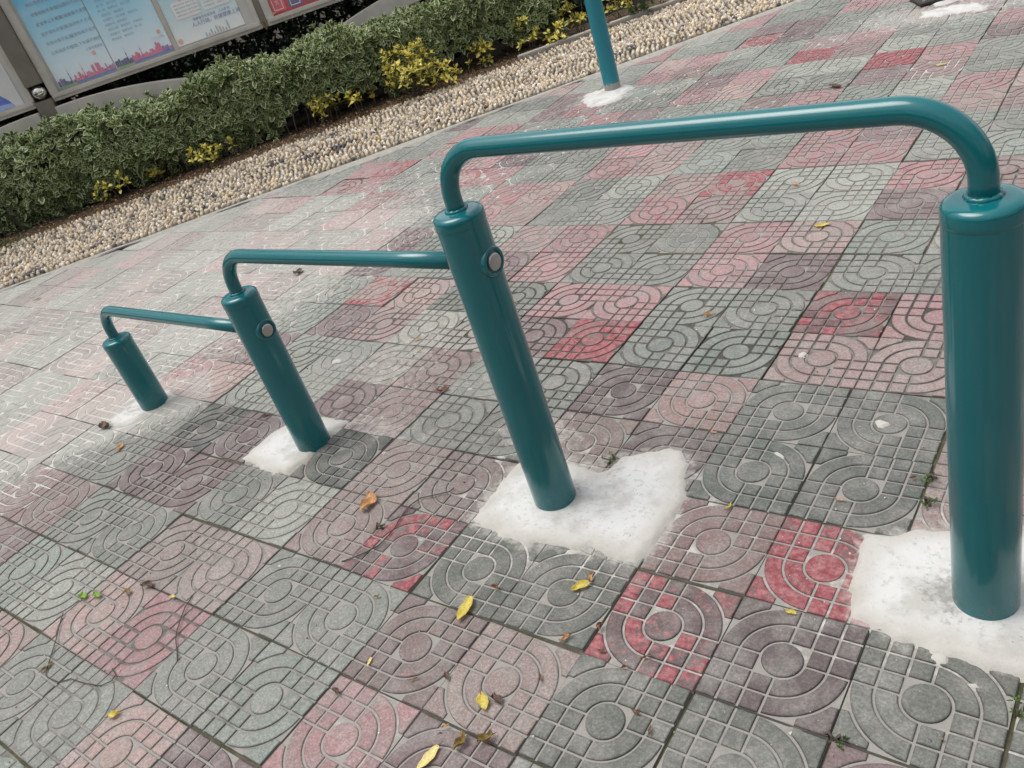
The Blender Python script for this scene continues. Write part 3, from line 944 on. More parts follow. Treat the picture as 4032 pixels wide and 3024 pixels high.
YG = "golden leaved shrubs at the foot of the hedge"
YS = [  # base pixel, height, radius, shoots, squash, label
    ((478, 790), .85, .75, 16, "sparse golden shrub spilling low out of the hedge, furthest left of all"),
    ((640, 718), .55, .45, 9, "little golden sprig low in the hedge, second from the left end"),
    ((835, 670), .85, .62, 20, "compact golden shrub with upright tufts beside the lone golden seedling"),
    ((936, 622), .70, .16, 3, "lone golden seedling, one tuft on a bare stem before a dark hollow"),
    ((1305, 486), 1.05, .62, 34, "medium golden shrub on the near left of the largest golden shrub"),
    ((1425, 462), .85, .30, 9, "slim golden tuft on the right side of the medium golden shrub"),
    ((1482, 425), .70, .2, 4, "single golden rosette on a stalk between the two bigger golden shrubs"),
    ((1650, 386), 1.7, 1.0, 84, "largest and brightest golden shrub, full and rounded against the hedge"),
    ((1780, 352), .95, .55, 20, "thin mottled golden shrub leaning on the right of the largest one"),
    ((1905, 272), .85, .52, 22, "golden bush hiding the foot of the steel board leg"),
    ((2022, 208), 1.05, .30, 8, "golden rosette on a tall bare stalk just right of the board leg"),
    ((2092, 210), 1.2, .55, 18, "brownish half bare golden shrub left of the bright teal pole"),
    ((2200, 182), .80, .45, 14, "small golden shrub beside the pebble path left of the bright teal pole"),
    ((2290, 138), 1.5, .5, 26, "tall golden shrub half hidden behind the bright teal pole"),
    ((2440, 78), 1.2, .62, 22, "golden shrub right of the bright teal pole at the top edge"),
    ((2608, 34), .8, .35, 12, "golden shrub furthest right along the planting bed"),
]
for i, (b, h, r, n, lab) in enumerate(YS):
    g_ = gp(*b)
    shrub("golden_shrub", lab, (g_[0], g_[1]), h, r, n, .054, YELL, 100 + i, group=YG, stems=max(2, n // 6), lowfrac=.3 if n > 12 else .55)
g_ = gp(2530, 70)
shrub("green_shrub", "dark green shrub with long leaves between two golden shrubs at the top", (g_[0], g_[1]), 1.3, .55, 26, .06, WEED, 190, stems=5)

# dense dark shrubs behind the notice board
DG = "dark evergreen shrubs behind the notice board"
DL = ["dark evergreen shrub behind the left end of the notice board", "dark evergreen shrub seen through the gap below the blue poster",
      "dark evergreen shrub seen below the red poster behind the board", "dark evergreen shrub behind the right arch of the notice board",
      "dark evergreen shrub beyond the right leg of the notice board"]
def evergreen(i, u0, u1):
    rr = np.random.default_rng(300 + i)
    root = empty("evergreen_shrub", BN((u0 + u1) / 2, 29.8, 0))
    tag(root, DL[i], "shrub", DG)
    P, A = [], []
    k = int(190 * (u1 - u0)); u = rr.uniform(u0 - .2, u1 + .2, k); z = .05 + 9.5 * rr.uniform(0, 1, k) ** 1.5
    n = 28.75 + (fbm(u * .6, z * .5, 60 + i, 3) - .5) * 1.1 + rr.exponential(.25, k)
    P.append(uvec(u, n, z)); A.append(-NV3 * .7 + Z3 * .5 + rr.normal(0, .45, (k, 3)))
    k = int(120 * (u1 - u0)); u = rr.uniform(u0 - .2, u1 + .2, k); z = .05 + 9.5 * rr.uniform(0, 1, k); n = rr.uniform(29.2, 31.5, k)
    P.append(uvec(u, n, z)); A.append(Z3 * .6 + rr.normal(0, .7, (k, 3)))
    P = np.concatenate(P); A = np.concatenate(A)
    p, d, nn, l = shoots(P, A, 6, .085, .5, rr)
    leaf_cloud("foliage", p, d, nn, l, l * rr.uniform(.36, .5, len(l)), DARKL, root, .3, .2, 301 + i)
    for q in range(9):
        u = rr.uniform(u0, u1); n = rr.uniform(28.9, 30)
        path = [BN(u + .1 * math.sin(x * 3 + q), n + .08 * math.cos(x * 4 + q), x) for x in (-.1, 1, 2.5, 4, 6.5)]
        v, f = tube(path, [.014, .012, .010, .008, .005], 7)
        child(mesh_obj("stem", v, f, STEM, smooth=True), root)


for i, (a_, b_) in enumerate(((-18, -9), (-9, -4), (-4, .8), (.8, 6.2), (6.2, 13.5))): evergreen(i, a_, b_)
SD = "low dark plants in the shade under the notice board"
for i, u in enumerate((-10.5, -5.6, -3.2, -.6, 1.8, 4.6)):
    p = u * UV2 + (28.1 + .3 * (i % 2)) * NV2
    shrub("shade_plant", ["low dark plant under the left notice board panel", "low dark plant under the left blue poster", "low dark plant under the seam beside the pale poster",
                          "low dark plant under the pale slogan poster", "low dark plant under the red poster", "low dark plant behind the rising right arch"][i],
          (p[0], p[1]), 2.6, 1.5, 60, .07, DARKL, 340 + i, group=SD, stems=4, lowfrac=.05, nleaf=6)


# dry leaf litter along the bed
def litter():
    rr = np.random.default_rng(11)
    k = 5200
    u = rr.uniform(-15, 20, k); n = 23.45 + rr.gamma(2.0, .42, k)
    keep = n < 27; u = u[keep]; n = n[keep]; k = len(u)
    P = uvec(u, n, .075 + rr.uniform(0, .05, k))
    D = rr.normal(0, 1, (k, 3)); D[:, 2] *= .25
    N_ = np.tile(Z3, (k, 1)) + rr.normal(0, .4, (k, 3))
    L = rr.uniform(.010, .034, k); Wd = L * rr.uniform(.12, .6, k)
    D = D / np.linalg.norm(D, axis=1)[:, None]
    X = np.cross(N_, D); X /= np.linalg.norm(X, axis=1)[:, None]; Nn = np.cross(D, X)
    a = LT[None, :, 0]; b = LT[None, :, 1]
    z = np.abs(b) * Wd[:, None] * .6 + a * (1 - a) * L[:, None] * .5
    V = P[:, None] + (a * L[:, None])[..., None] * D[:, None] + (b * Wd[:, None])[..., None] * X[:, None] + z[..., None] * Nn[:, None]
    F = (LF3[None] + (np.arange(k) * 11)[:, None, None]).reshape(-1, 3)
    pal = np.array([srgb(150, 116, 86), srgb(120, 94, 74), srgb(172, 134, 98), srgb(100, 84, 70), srgb(190, 162, 124), srgb(136, 122, 84)])
    c = pal[rr.integers(6, size=k)] * rr.uniform(.7, 1.15, (k, 1)); c[:, 3] = 1
    o = tri_mesh("leaf_litter", V.reshape(-1, 3), F, 3, LIT, attrs=dict(vcol=('FLOAT_COLOR', np.repeat(c, 11, 0))))
    tag(o, "brown dry leaf litter and twigs strewn along the planting bed", "leaf litter", kind='stuff')


litter()


# unseen tree mass added around the viewer to give the gloss paint dark reflections
def unseen_tree_ring():
    rr = np.random.default_rng(44)
    k = 9000
    az = np.radians(rr.uniform(-38, 205, k))          # 0 = +s, going round by -t to -s
    rad = 9.5 + rr.uniform(0, 4, k) + 1.5 * np.sin(az * 5)
    x = 4 * T + rad * np.cos(az); y = 4 * T - rad * np.sin(az)
    hgt = 7.4 + 1.8 * np.sin(az * 4.3 + 1) + 1.2 * np.sin(az * 9.7)
    z = .4 + (hgt - .4) * rr.uniform(0, 1, k)
    D = rr.normal(0, 1, (k, 3)); D[:, 2] -= .4
    L = rr.uniform(.28, .5, k)
    o = leaf_cloud("unseen_tree_ring", np.c_[x, y, z], D, rr.normal(0, 1, (k, 3)) + Z3 * .8, L, L * .6, DARKL, None, .3, .3, 45)
    tag(o, kind='stuff')


unseen_tree_ring()

# ------------------------------------------------------------------ the exercise bars
def exercise_bars():
    s0, t0, _ = POSTS[1]
    root = empty("exercise_bars", W3(s0, t0, 0))
    tag(root, "dark teal stepped exercise bars, four steel posts joined by three bent rails", "exercise bars")
    d = (Vector((POSTS[3][0], POSTS[3][1], 0)) - Vector((POSTS[0][0], POSTS[0][1], 0))).normalized()
    perp = Vector((-d.y, d.x, 0))
    r = PR * T
    heads = []
    for i, (s, t, h) in enumerate(POSTS):
        H = h * T; c = W3(s, t, 0)
        prof = [(r, -.04), (r, .05), (r, H * .5), (r, H - .012)]
        v, f = lathe(c, prof, 64)
        post = child(mesh_obj("post", v, f, TEAL, smooth=True), root)
        # pressed cap with a lip, rounded shoulder and nearly flat top
        R = r * 1.018
        prof = [(r * 1.0005, H - .0135), (R - .0003, H - .0128), (R, H - .010), (R, H + .001), (R * .992, H + .005)]
        for q in range(1, 9):
            a = q / 8 * math.pi / 2
            prof.append((R - .016 + .016 * math.cos(a) - .0003, H + .005 + .0125 * math.sin(a)))
        prof += [(R * .45, H + .0190), (.004, H + .0195)]
        v, f = lathe(c, prof, 64)
        cap = child(mesh_obj("cap", v, f, TEAL, smooth=True), root)
        cap.parent = post; cap.matrix_parent_inverse = Matrix.Identity(4)
        heads.append((post, c, H))
    zr = [1.768 * T, 2.760 * T, 3.762 * T]
    tr = .0795 * T; br = .43 * T
    for i in range(3):
        c0 = heads[i][1]; c1 = heads[i + 1][1]
        z = zr[i]; dd = (c1 - c0).normalized()
        path = [c0 + Vector((0, 0, heads[i][2] + .008)), c0 + Vector((0, 0, (heads[i][2] + .02 + z - br) / 2)) if z - br > heads[i][2] + .03 else c0 + Vector((0, 0, heads[i][2] + .014))]
        z0 = max(z - br, heads[i][2] + .018); bb = z - z0
        for q in range(0, 15):
            a = q / 14 * math.pi / 2
            path.append(c0 + dd * (bb * (1 - math.cos(a))) + Vector((0, 0, z0 + bb * math.sin(a))))
        L = (c1 - c0).length
        if i < 2:
            for q in (.25, .5, .75, 1): path.append(c0 + dd * (bb + (L - r * .6 - bb) * q) + Vector((0, 0, z)))
        else:
            for q in (.25, .5, .75): path.append(c0 + dd * (bb + (L - 2 * bb) * q) + Vector((0, 0, z)))
            for q in range(0, 15):
                a = q / 14 * math.pi / 2
                path.append(c1 - dd * (bb * (1 - math.sin(a))) + Vector((0, 0, z0 + bb * math.cos(a))))
            path.append(c1 + Vector((0, 0, heads[3][2] + .008)))
        v, f = tube(path, tr, 32)
        rail = child(mesh_obj("rail", v, f, TEAL, smooth=True), root)
        # weld beads
        for (c, H, on) in ((c0, heads[i][2], True), (c1, heads[i + 1][2], i == 2)):
            if not on: continue
            ring = []
            vs = []; fs = []
            n1, n2 = 40, 8
            for a in range(n1):
                A = 2 * math.pi * a / n1; wob = 1 + .28 * math.sin(a * 1.9) * math.sin(a * .7)
                for b in range(n2):
                    B = 2 * math.pi * b / n2
                    rad = tr + .0008 + .0050 * wob * math.cos(B)
                    vs.append(c + Vector((rad * math.cos(A), rad * math.sin(A), H + .0195 + .0050 * wob * math.sin(B))))
            for a in range(n1):
                for b in range(n2):
                    fs.append((a * n2 + b, ((a + 1) % n1) * n2 + b, ((a + 1) % n1) * n2 + (b + 1) % n2, a * n2 + (b + 1) % n2))
            wd = child(mesh_obj("weld", vs, fs, TEAL, smooth=True), root); wd.parent = rail
            wd.matrix_parent_inverse = Matrix.Identity(4)
    # the bolt that pins each rail on the far side of the post it runs into
    for i in (1, 2):
        post, c, H = heads[i]; z = zr[i - 1]
        o = c + d * (r - .004) + Vector((0, 0, z))
        fr = (perp, Vector((0, 0, 1)), d)
        v, f = lathe(o, [(.0335, -.006), (.0335, .0035), (.0325, .0062), (.030, .0072), (.0262, .0066), (.0252, .0045), (.0245, .002)], 40, frame=fr)
        col_ = child(mesh_obj("bolt_collar", v, f, TEAL, smooth=True), root)
        v, f = lathe(o, [(.0195, 0), (.0195, .0075), (.0188, .0095), (.0165, .0108), (.011, .0117), (.004, .0121)], 36, frame=fr)
        bt = child(mesh_obj("bolt", v, f, BOLT, smooth=True), root); bt.parent = col_; bt.matrix_parent_inverse = Matrix.Identity(4)
        # raised painted strap around the collar side
    return root


exercise_bars()


# the other pole, brighter, with cement on its foot
def pole():
    s, t = -6.485, 16.95
    root = empty("equipment_pole", W3(s, t, 0))
    tag(root, "bright teal steel pole with cement crusted foot at the paving edge", "pole")
    r = .213 * T; c = W3(s, t, 0)
    v, f = lathe(c, [(r, -.04), (r, .05), (r, .15), (r, 1.2), (r, 2.55)], 48)
    child(mesh_obj("shaft", v, f, TEAL2, smooth=True), root)
    R = r * 1.04
    v, f = lathe(c, [(R, 2.54), (R, 2.565), (R * .9, 2.578), (R * .5, 2.583), (.004, 2.584)], 48)
    child(mesh_obj("cap", v, f, TEAL2, smooth=True), root)


pole()


# foot of another exercise machine, cut by the top edge of the picture
def machine():
    g_ = gp(3690, -6)
    root = empty("exercise_machine", W3(g_[0], g_[1], 0))
    tag(root, "foot of a green exercise machine on white cement at the top edge", "exercise machine")
    c = W3(g_[0], g_[1], .02)
    bm = bmesh.new()
    bmesh.ops.create_cube(bm, size=1, matrix=Matrix.Translation(c + Vector((0, 0, .012))) @ Matrix.Rotation(.5, 4, 'Z') @ Matrix.Diagonal((.26, .26, .014, 1)))
    bmesh.ops.bevel(bm, geom=bm.edges[:], offset=.003, segments=2, affect='EDGES')
    me = bpy.data.meshes.new("base_plate"); bm.to_mesh(me); bm.free(); me.materials.append(mat_plain("dark_rusty_plate", (.045, .04, .035, 1), .7, .3, 60, .4, .3))
    o = bpy.data.objects.new("base_plate", me); COL.objects.link(o); child(o, root)
    v, f = lathe(c + Vector((.0, .0, .018)), [(.075, 0), (.075, .012), (.0575, .02), (.0565, .06), (.0565, 1.4), (.058, 1.41), (.05, 1.43), (.004, 1.435)], 40)
    child(mesh_obj("column", v, f, TEAL, smooth=True), root)
    for a in range(4):
        A = .5 + math.pi / 4 + a * math.pi / 2
        v, f = lathe(c + Vector((math.cos(A) * .14, math.sin(A) * .14, .018)), [(.011, 0), (.011, .010), (.006, .011), (.006, .02), (.002, .021)], 6)
        child(mesh_obj("anchor_bolt", v, f, BOLT), root)
    p = [c + Vector((0, 0, 1.0)), c + Vector((.1, .12, 1.02)), c + Vector((.32, .4, 1.02))]
    v, f = tube(p, .02, 20)
    child(mesh_obj("handlebar", v, f, TEAL, smooth=True), root)


machine()


# ------------------------------------------------------------------ the notice board
NB_ = 27.0                                          # plane of the posters


def bbox(bm, u0, u1, n0, n1, z0, z1):
    vs = [bm.verts.new(BN(u, n, z)) for u in (u0, u1) for n in (n0, n1) for z in (z0, z1)]
    for q in ((0, 1, 3, 2), (4, 6, 7, 5), (0, 4, 5, 1), (2, 3, 7, 6), (0, 2, 6, 4), (1, 5, 7, 3)):
        bm.faces.new([vs[k] for k in q])


def bm_obj(bm, name, mat, root, bev=.004):
    bmesh.ops.recalc_face_normals(bm, faces=bm.faces)
    if bev: bmesh.ops.bevel(bm, geom=bm.edges[:], offset=bev, segments=2, affect='EDGES')
    me = bpy.data.meshes.new(name); bm.to_mesh(me); bm.free(); me.materials.append(mat)
    o = bpy.data.objects.new(name, me); COL.objects.link(o)
    return child(o, root) if root else o


def mat_grad(name, stops, z0, z1, rough=.35):
    """poster print: a vertical wash of ink"""
    M = NM(name)
    z = M.xyz()[2]
    x = M.n('ShaderNodeValToRGB'); cr = x.color_ramp
    while len(cr.elements) < len(stops): cr.elements.new(.5)
    for e, (p, c) in zip(cr.elements, stops): e.position = p; e.color = c
    mr = M.n('ShaderNodeMapRange'); M.put(mr.inputs[0], z); mr.inputs[1].default_value = z0 * T; mr.inputs[2].default_value = z1 * T
    M.t.links.new(mr.outputs[0], x.inputs[0])
    n = M.noise(5, 3)
    c = M.mix(M.ramp(n, .5, .7, 0, .18), x.outputs[0], (.8, .88, .92, 1))
    M.set(Base_Color=c, Roughness=rough)
    return M.m


def ink(name, col):
    M = NM(name); n = M.noise(40, 2)
    c = M.mix(M.math('MULTIPLY', n, .3), col, (.8, .85, .88, 1))
    M.set(Base_Color=c, Roughness=.4); return M.m


def fillet_poly(name, polys, n, mat, par, root):
    v = []; f = []
    for p in polys:
        b = len(v); v += [BN(u, n, z) for u, z in p]; f.append(tuple(range(b, b + len(p))))
    o = mesh_obj(name, v, f, mat)
    o.parent = par; o.matrix_parent_inverse = Matrix.Identity(4)
    return o


FR = Matrix(((UV2[0], 0, NV2[0] * -1, 0), (UV2[1], 0, NV2[1] * -1, 0), (0, 1, 0, 0), (0, 0, 0, 1)))


def text(body, u, z, size, mat, par, root, n=NB_ - .035, align='LEFT', gap=1.0):
    cu = bpy.data.curves.new("writing", 'FONT'); cu.body = body; cu.size = size * T; cu.align_x = align; cu.resolution_u = 2
    cu.space_character = gap
    to = bpy.data.objects.new("tmp", cu); COL.objects.link(to)
    bpy.context.view_layer.update()
    me = bpy.data.meshes.new_from_object(to.evaluated_get(bpy.context.evaluated_depsgraph_get()))
    bpy.data.objects.remove(to, do_unlink=True)
    me.transform(Matrix.Translation(BN(u, n, z)) @ FR)
    me.name = "writing"; me.materials.clear(); me.materials.append(mat)
    o = bpy.data.objects.new("writing", me); COL.objects.link(o)
    o.parent = par; o.matrix_parent_inverse = Matrix.Identity(4)
    return o


def skyline(seed, u0, u1, z, hmax):
    """silhouettes in three inks along the foot of a poster, with one needle tower each"""
    rr = random.Random(seed); out = {0: [], 1: [], 2: []}
    u = u0
    while u < u1 - .05:
        w_ = rr.uniform(.04, .10); k = (u - u0) / (u1 - u0)
        h = hmax * (.25 + .75 * rr.random()) * (.5 + .7 * math.exp(-((k - .62) / .25) ** 2) + .35 * math.exp(-((k - .1) / .1) ** 2))
        c = 0 if k < .28 else (1 if k < .8 else rr.choice([1, 2]))
        if c == 0 and rr.random() < .2: c = 2
        out[c].append([(u, z), (u + w_, z), (u + w_, z + h * .9), (u + w_ * .5, z + h), (u, z + h * .88)])
        u += w_ * rr.uniform(.85, 1.15)
    for k, c, hh in ((.22, 0, .62), (.47, 1, .62)):
        a = u0 + (u1 - u0) * k
        out[c].append([(a, z), (a + .05, z), (a + .032, z + hh * .45), (a + .045, z + hh * .5), (a + .028, z + hh * .56), (a + .025, z + hh), (a + .02, z + hh * .56), (a + .004, z + hh * .5), (a + .018, z + hh * .45)])
    return out


def disc(u, z, r, n=20):
    return [(u + r * math.cos(2 * math.pi * i / n), z + r * math.sin(2 * math.pi * i / n)) for i in range(n)]


def rrect(u0, u1, z0, z1, r, n=5):
    p = []
    for cx, cz, a in ((u1 - r, z1 - r, 0), (u0 + r, z1 - r, 1), (u0 + r, z0 + r, 2), (u1 - r, z0 + r, 3)):
        for i in range(n + 1):
            A = (a + i / n) * math.pi / 2; p.append((cx + r * math.cos(A), cz + r * math.sin(A)))
    return p


def notice_board():
    root = empty("notice_board", BN(-7.86, NB_, 0))
    tag(root, "steel framed notice board with blue, white and red posters behind the hedge", "notice board")
    ZT = 9.2
    P1, P2, P0 = -7.865, 7.30, -23.0
    for pu in (P0, P1, P2):
        bm = bmesh.new(); bbox(bm, pu - .29, pu + .29, NB_ - .40, NB_ + .40, 4.03, ZT)
        post = bm_obj(bm, "post", POSTM, root)
        bm = bmesh.new(); bbox(bm, pu - .29, pu + .29, NB_ - .40, NB_ + .40, -.1, 3.52); bm_obj(bm, "leg", POSTM, root)
        bm = bmesh.new()
        bbox(bm, pu - .285, pu + .285, NB_ + .05, NB_ + .39, 3.52, 4.03)
        bm_obj(bm, "niche_back", mat_plain("niche_dark", (.05, .045, .04, 1), .6, .4), root, 0)
        v, f = icosph(3); V = v * (.245 * T) + np.array(BN(pu, NB_ - .18, 3.78))
        child(tri_mesh("steel_ball", V, f, 3, BALLM), root)
        # arched bracket: a band that falls away from the post to both sides
        for sgn in (-1, 1):
            vs = []; fs = []; N_ = 26
            for i in range(N_ + 1):
                du = .30 + (7.45 - .30) * i / N_
                zt = 3.22 - .0305 * max(du - .6, 0) ** 2; sl = -.061 * max(du - .6, 0)
                th = .30 * math.sqrt(1 + sl * sl) + .28
                for nn, zz in ((NB_ - .56, zt), (NB_ - .56, zt - th), (NB_ - .20, zt - th), (NB_ - .20, zt)):
                    vs.append(BN(pu + sgn * du, nn, zz))
            for i in range(N_):
                for k in range(4):
                    k2 = (k + 1) % 4
                    fs.append((i * 4 + k, i * 4 + k2, i * 4 + 4 + k2, i * 4 + 4 + k))
            fs.append((3, 2, 1, 0)); fs.append(tuple(N_ * 4 + k for k in range(4)))
            bm = bmesh.new()
            bv = [bm.verts.new(p) for p in vs]
            for q in fs: bm.faces.new([bv[k] for k in q])
            bm_obj(bm, "arched_bracket", FRAME, root, .003)
    # cases: (left, right) inner edges of each glazed case
    cases = [(-22.7, -8.16), (-7.57, -.12), (.10, 7.0)]
    WHITE = mat_plain("poster_backing", (.62, .62, .59, 1), .45, 0, 8, .06)
    for ci, (a, b) in enumerate(cases):
        bm = bmesh.new(); zb = 3.36
        bbox(bm, a, b, NB_ - .22, NB_ + .30, zb, zb + .20)
        fr = bm_obj(bm, "case_frame", FRAME, root)
        bm = bmesh.new(); bbox(bm, a + .03, b - .03, NB_ - .30, NB_ - .222, zb + .10, zb + .245); bm_obj(bm, "frame_lip", FRAME, root, .006)
        bm = bmesh.new(); bbox(bm, a, b, NB_ - .22, NB_ + .30, ZT - .25, ZT); bm_obj(bm, "case_frame", FRAME, root)
        for x0, x1 in ((a, a + .27), (b - .18, b)):
            bm = bmesh.new(); bbox(bm, x0, x1, NB_ - .24, NB_ + .28, zb + .202, ZT - .252); bm_obj(bm, "case_frame", FRAME, root)
        bm = bmesh.new(); bbox(bm, a + .02, b - .02, NB_ + .02, NB_ + .26, zb + .204, ZT - .254)
        bm_obj(bm, "backing_panel", WHITE, root, 0)
    bm = bmesh.new(); bbox(bm, -.118, .098, NB_ - .20, NB_ + .3, 3.36, ZT); bm_obj(bm, "mullion", POSTM, root)
    bm = bmesh.new(); bbox(bm, -.05, .02, NB_ - .24, NB_ - .202, 3.30, 3.56); bm_obj(bm, "joint_strip", mat_plain("rust_streak", (.22, .11, .05, 1), .8, .2), root, 0)
    inkn = ink("navy_ink", srgb(84, 92, 128)); inkp = ink("pink_ink", srgb(222, 112, 142)); inkv = ink("violet_ink", srgb(150, 118, 166))
    inkb = ink("blue_ink", srgb(92, 138, 206)); inkg = ink("green_ink", srgb(140, 190, 110)); inkt = ink("text_ink", srgb(150, 166, 176)); inko = ink("orange_ink", srgb(236, 178, 148))
    inkr = ink("text_red_ink", srgb(140, 140, 150)); inkw = ink("blue_text_ink", srgb(112, 122, 172))
    PN = NB_ - .012

    def sheet(name, poly, mat, n=PN):
        v = [BN(u, n, z) for u, z in poly] + [BN(u, n + .02, z) for u, z in poly]
        k = len(poly)
        f = [tuple(range(k)), tuple(range(2 * k - 1, k - 1, -1))] + [(i, k + i, k + (i + 1) % k, (i + 1) % k) for i in range(k)]
        return child(mesh_obj(name, v, f, mat), root)
    blue = mat_grad("blue_poster_print", [(0, srgb(244, 250, 253)), (.18, srgb(226, 244, 252)), (.45, srgb(176, 226, 246)), (.75, srgb(120, 196, 230)), (1, srgb(78, 156, 206))], 3.6, 7.6)
    lines_l = ["公共场所不喧哗", "上下车辆不拥挤", "垃圾分类不乱扔", "遛宠物绳不松手", "爱护绿化不攀折", "车辆停放不占道", "言谈举止不粗鲁", "文明用餐不浪费", "邻里相处不争吵", "过马路时不闯灯", "排队守序不插队", "保护环境不污染"]
    for k, (a, b) in enumerate(((-7.24, -5.26), (-5.22, -3.21))):
        ps = sheet("poster", [(a, 3.63), (b, 3.63), (b, 8.6), (a, 8.6)], blue)
        tag(ps, "blue poster with pink and navy skyline, %s sheet" % ("left" if k == 0 else "right"))
        fillet_poly("printed_band", [[(a, 3.635), (a + .75, 3.65), (a + .75, 3.72), (a, 3.68)]], PN - .010, inkg, ps, root)
        fillet_poly("printed_band", [[(a + .62, 3.637), (b, 3.637), (b, 3.80), (a + 1.2, 3.76), (a + .62, 3.70)]], PN - .014, inkb, ps, root)
        sk = skyline(5 + k, a + .02, b - .01, 3.70, .36)
        for c, mm in ((0, inkn), (1, inkp), (2, inkv)):
            if sk[c]: fillet_poly("printed_skyline", sk[c], PN - .018 - .002 * c, mm, ps, root)
        fillet_poly("printed_sun", [disc(b - .42 if k == 0 else b - .22, 4.36 if k == 0 else 4.32, .065)], PN - .016, inko, ps, root)
        if k == 0:
            for r in range(6):
                z = 4.69 + r * .305
                text(lines_l[r * 2 % 12], a + .30, z, .125, inkt if r < 3 else inkr, ps, root, PN - .02, gap=1.05)
                text(lines_l[(r * 2 + 1) % 12], a + 1.12, z, .125, inkt if r < 3 else inkr, ps, root, PN - .02, gap=1.05)
            text("上海市民", a + .30, 6.85, .42, inko, ps, root, PN - .02)
            text("上海市健康宣", b - .62, 4.30 + .18, .10, inkt, ps, root, PN - .02)
        else:
            rr = random.Random(3)
            bits = ["第一条", "健康生活", "讲究卫生", "文明有礼", "爱护公物", "遵守规则", "相互尊重", "共同参与", "保持清洁"]
            for r in range(15):
                ln = ["　".join(rr.choice(bits) for _ in range(rr.choice([2, 3, 3]))), ""][0]
                text(ln, a + .28 + .02 * (r % 3), 4.50 + r * .152, .085, inkt, ps, root, PN - .02)
            text("二〇二〇年", b - .55, 4.12, .09, inkt, ps, root, PN - .02)
    tag(sheet("divider_strip", [(-3.19, 3.60), (-3.04, 3.60), (-3.04, 8.9), (-3.19, 8.9)], FRAME, PN - .03), None)
    white = mat_grad("pale_poster_print", [(0, srgb(246, 246, 240)), (.12, srgb(240, 246, 246)), (.3, srgb(214, 236, 240)), (.6, srgb(176, 222, 232)), (1, srgb(150, 206, 222))], 3.6, 6.8)
    a, b = -3.03, -.64
    ps = sheet("poster", [(a, 3.66), (b, 3.66), (b, 8.6), (a, 8.6)], white); tag(ps, "pale poster with two pink and grey cards and a blue slogan")
    fillet_poly("printed_card", [rrect(a + .32, a + 1.22, 4.42, 4.98, .06)], PN - .010, ink("pink_card", srgb(246, 224, 226)), ps, root)
    fillet_poly("printed_card", [rrect(a + .345, a + 1.195, 4.445, 4.955, .05)], PN - .014, ink("white_card", srgb(244, 244, 242)), ps, root)
    fillet_poly("printed_card", [rrect(a + 1.28, a + 2.24, 4.44, 5.3, .06)], PN - .010, ink("grey_card", srgb(214, 228, 230)), ps, root)
    fillet_poly("printed_card", [rrect(a + 1.305, a + 2.215, 4.465, 5.275, .05)], PN - .014, ink("white_card", srgb(240, 243, 242)), ps, root)
    fillet_poly("printed_bow", [disc(a + .70, 5.02, .07), disc(a + .82, 5.05, .07)], PN - .018, ink("bow_pink", srgb(236, 170, 196)), ps, root)
    for r in range(4):
        text("健康饮食常运动", a + .40, 4.52 + r * .108, .055, inkt, ps, root, PN - .02)
        text("勤洗手多通风好", a + .82, 4.52 + r * .108, .055, inkt, ps, root, PN - .02)
        text("科学佩戴口罩少", a + 1.36, 4.55 + r * .108, .055, inkt, ps, root, PN - .02)
        text("保持社交好距离", a + 1.80, 4.55 + r * .108, .055, inkt, ps, root, PN - .02)
    text("健康城市你我共享　人人参与", a + .82, 4.27, .10, inkw, ps, root, PN - .02)
    text("人人行动，共建健康上海", a + .72, 4.10, .155, inkw, ps, root, PN - .02)
    fillet_poly("printed_sun", [disc(a + .14, 3.80, .085)], PN - .014, inko, ps, root)
    tow = [[(a + 1.02 + .10 * i, 3.68), (a + 1.07 + .10 * i, 3.68), (a + 1.07 + .10 * i, 3.74 + .05 * h), (a + 1.045 + .1 * i, 3.79 + .05 * h), (a + 1.02 + .10 * i, 3.74 + .05 * h)] for i, h in enumerate((1, 0, 2, 0, 3, 2, 1, 0, 4))]
    fillet_poly("printed_skyline", tow[0::2], PN - .014, ink("teal_ink", srgb(150, 198, 200)), ps, root)
    fillet_poly("printed_skyline", tow[1::2], PN - .016, ink("salmon_ink", srgb(222, 158, 150)), ps, root)
    a = .20
    ps = sheet("poster", [(.16, 3.58), (5.6, 3.58), (5.6, 8.6), (.16, 8.6)], mat_plain("red_poster_print", srgb(206, 92, 96), .4, 0, 6, .12)); tag(ps, "red poster with framed red and blue squares")
    fillet_poly("printed_band", [[(.16, 3.70), (.36, 3.76), (.36, 4.6), (.16, 4.6)]], PN - .010, ink("pale_green_ink", srgb(206, 228, 220)), ps, root)
    fillet_poly("printed_band", [[(.16, 3.60), (.34, 3.62), (.50, 3.68), (.34, 3.74), (.16, 3.72)]], PN - .014, inko, ps, root)
    for (u, c, m2) in ((.46, (226, 74, 88), inkp), (1.06, (74, 82, 122), inkn), (1.66, (60, 70, 84), inkn)):
        fillet_poly("printed_square", [rrect(u - .07, u + .42, 3.66, 4.4, .06)], PN - .012, ink("card_ink", srgb(*c)), ps, root)
        w_ = .34
        fillet_poly("printed_frame", [[(u, 3.72), (u + w_, 3.72), (u + w_, 3.745), (u, 3.745)], [(u, 3.745), (u + .022, 3.745), (u + .022, 4.3), (u, 4.3)], [(u + w_ - .022, 3.745), (u + w_, 3.745), (u + w_, 4.3), (u + w_ - .022, 4.3)]],
                    PN - .018, ink("frame_white", srgb(240, 222, 222)), ps, root)
        text("文", u + .09, 3.90, .16, ink("glyph_white", srgb(240, 224, 224)), ps, root, PN - .02)
    # the case to the left of the post: a white sheet with a blue picture low on it
    a, b = -12.6, -8.55
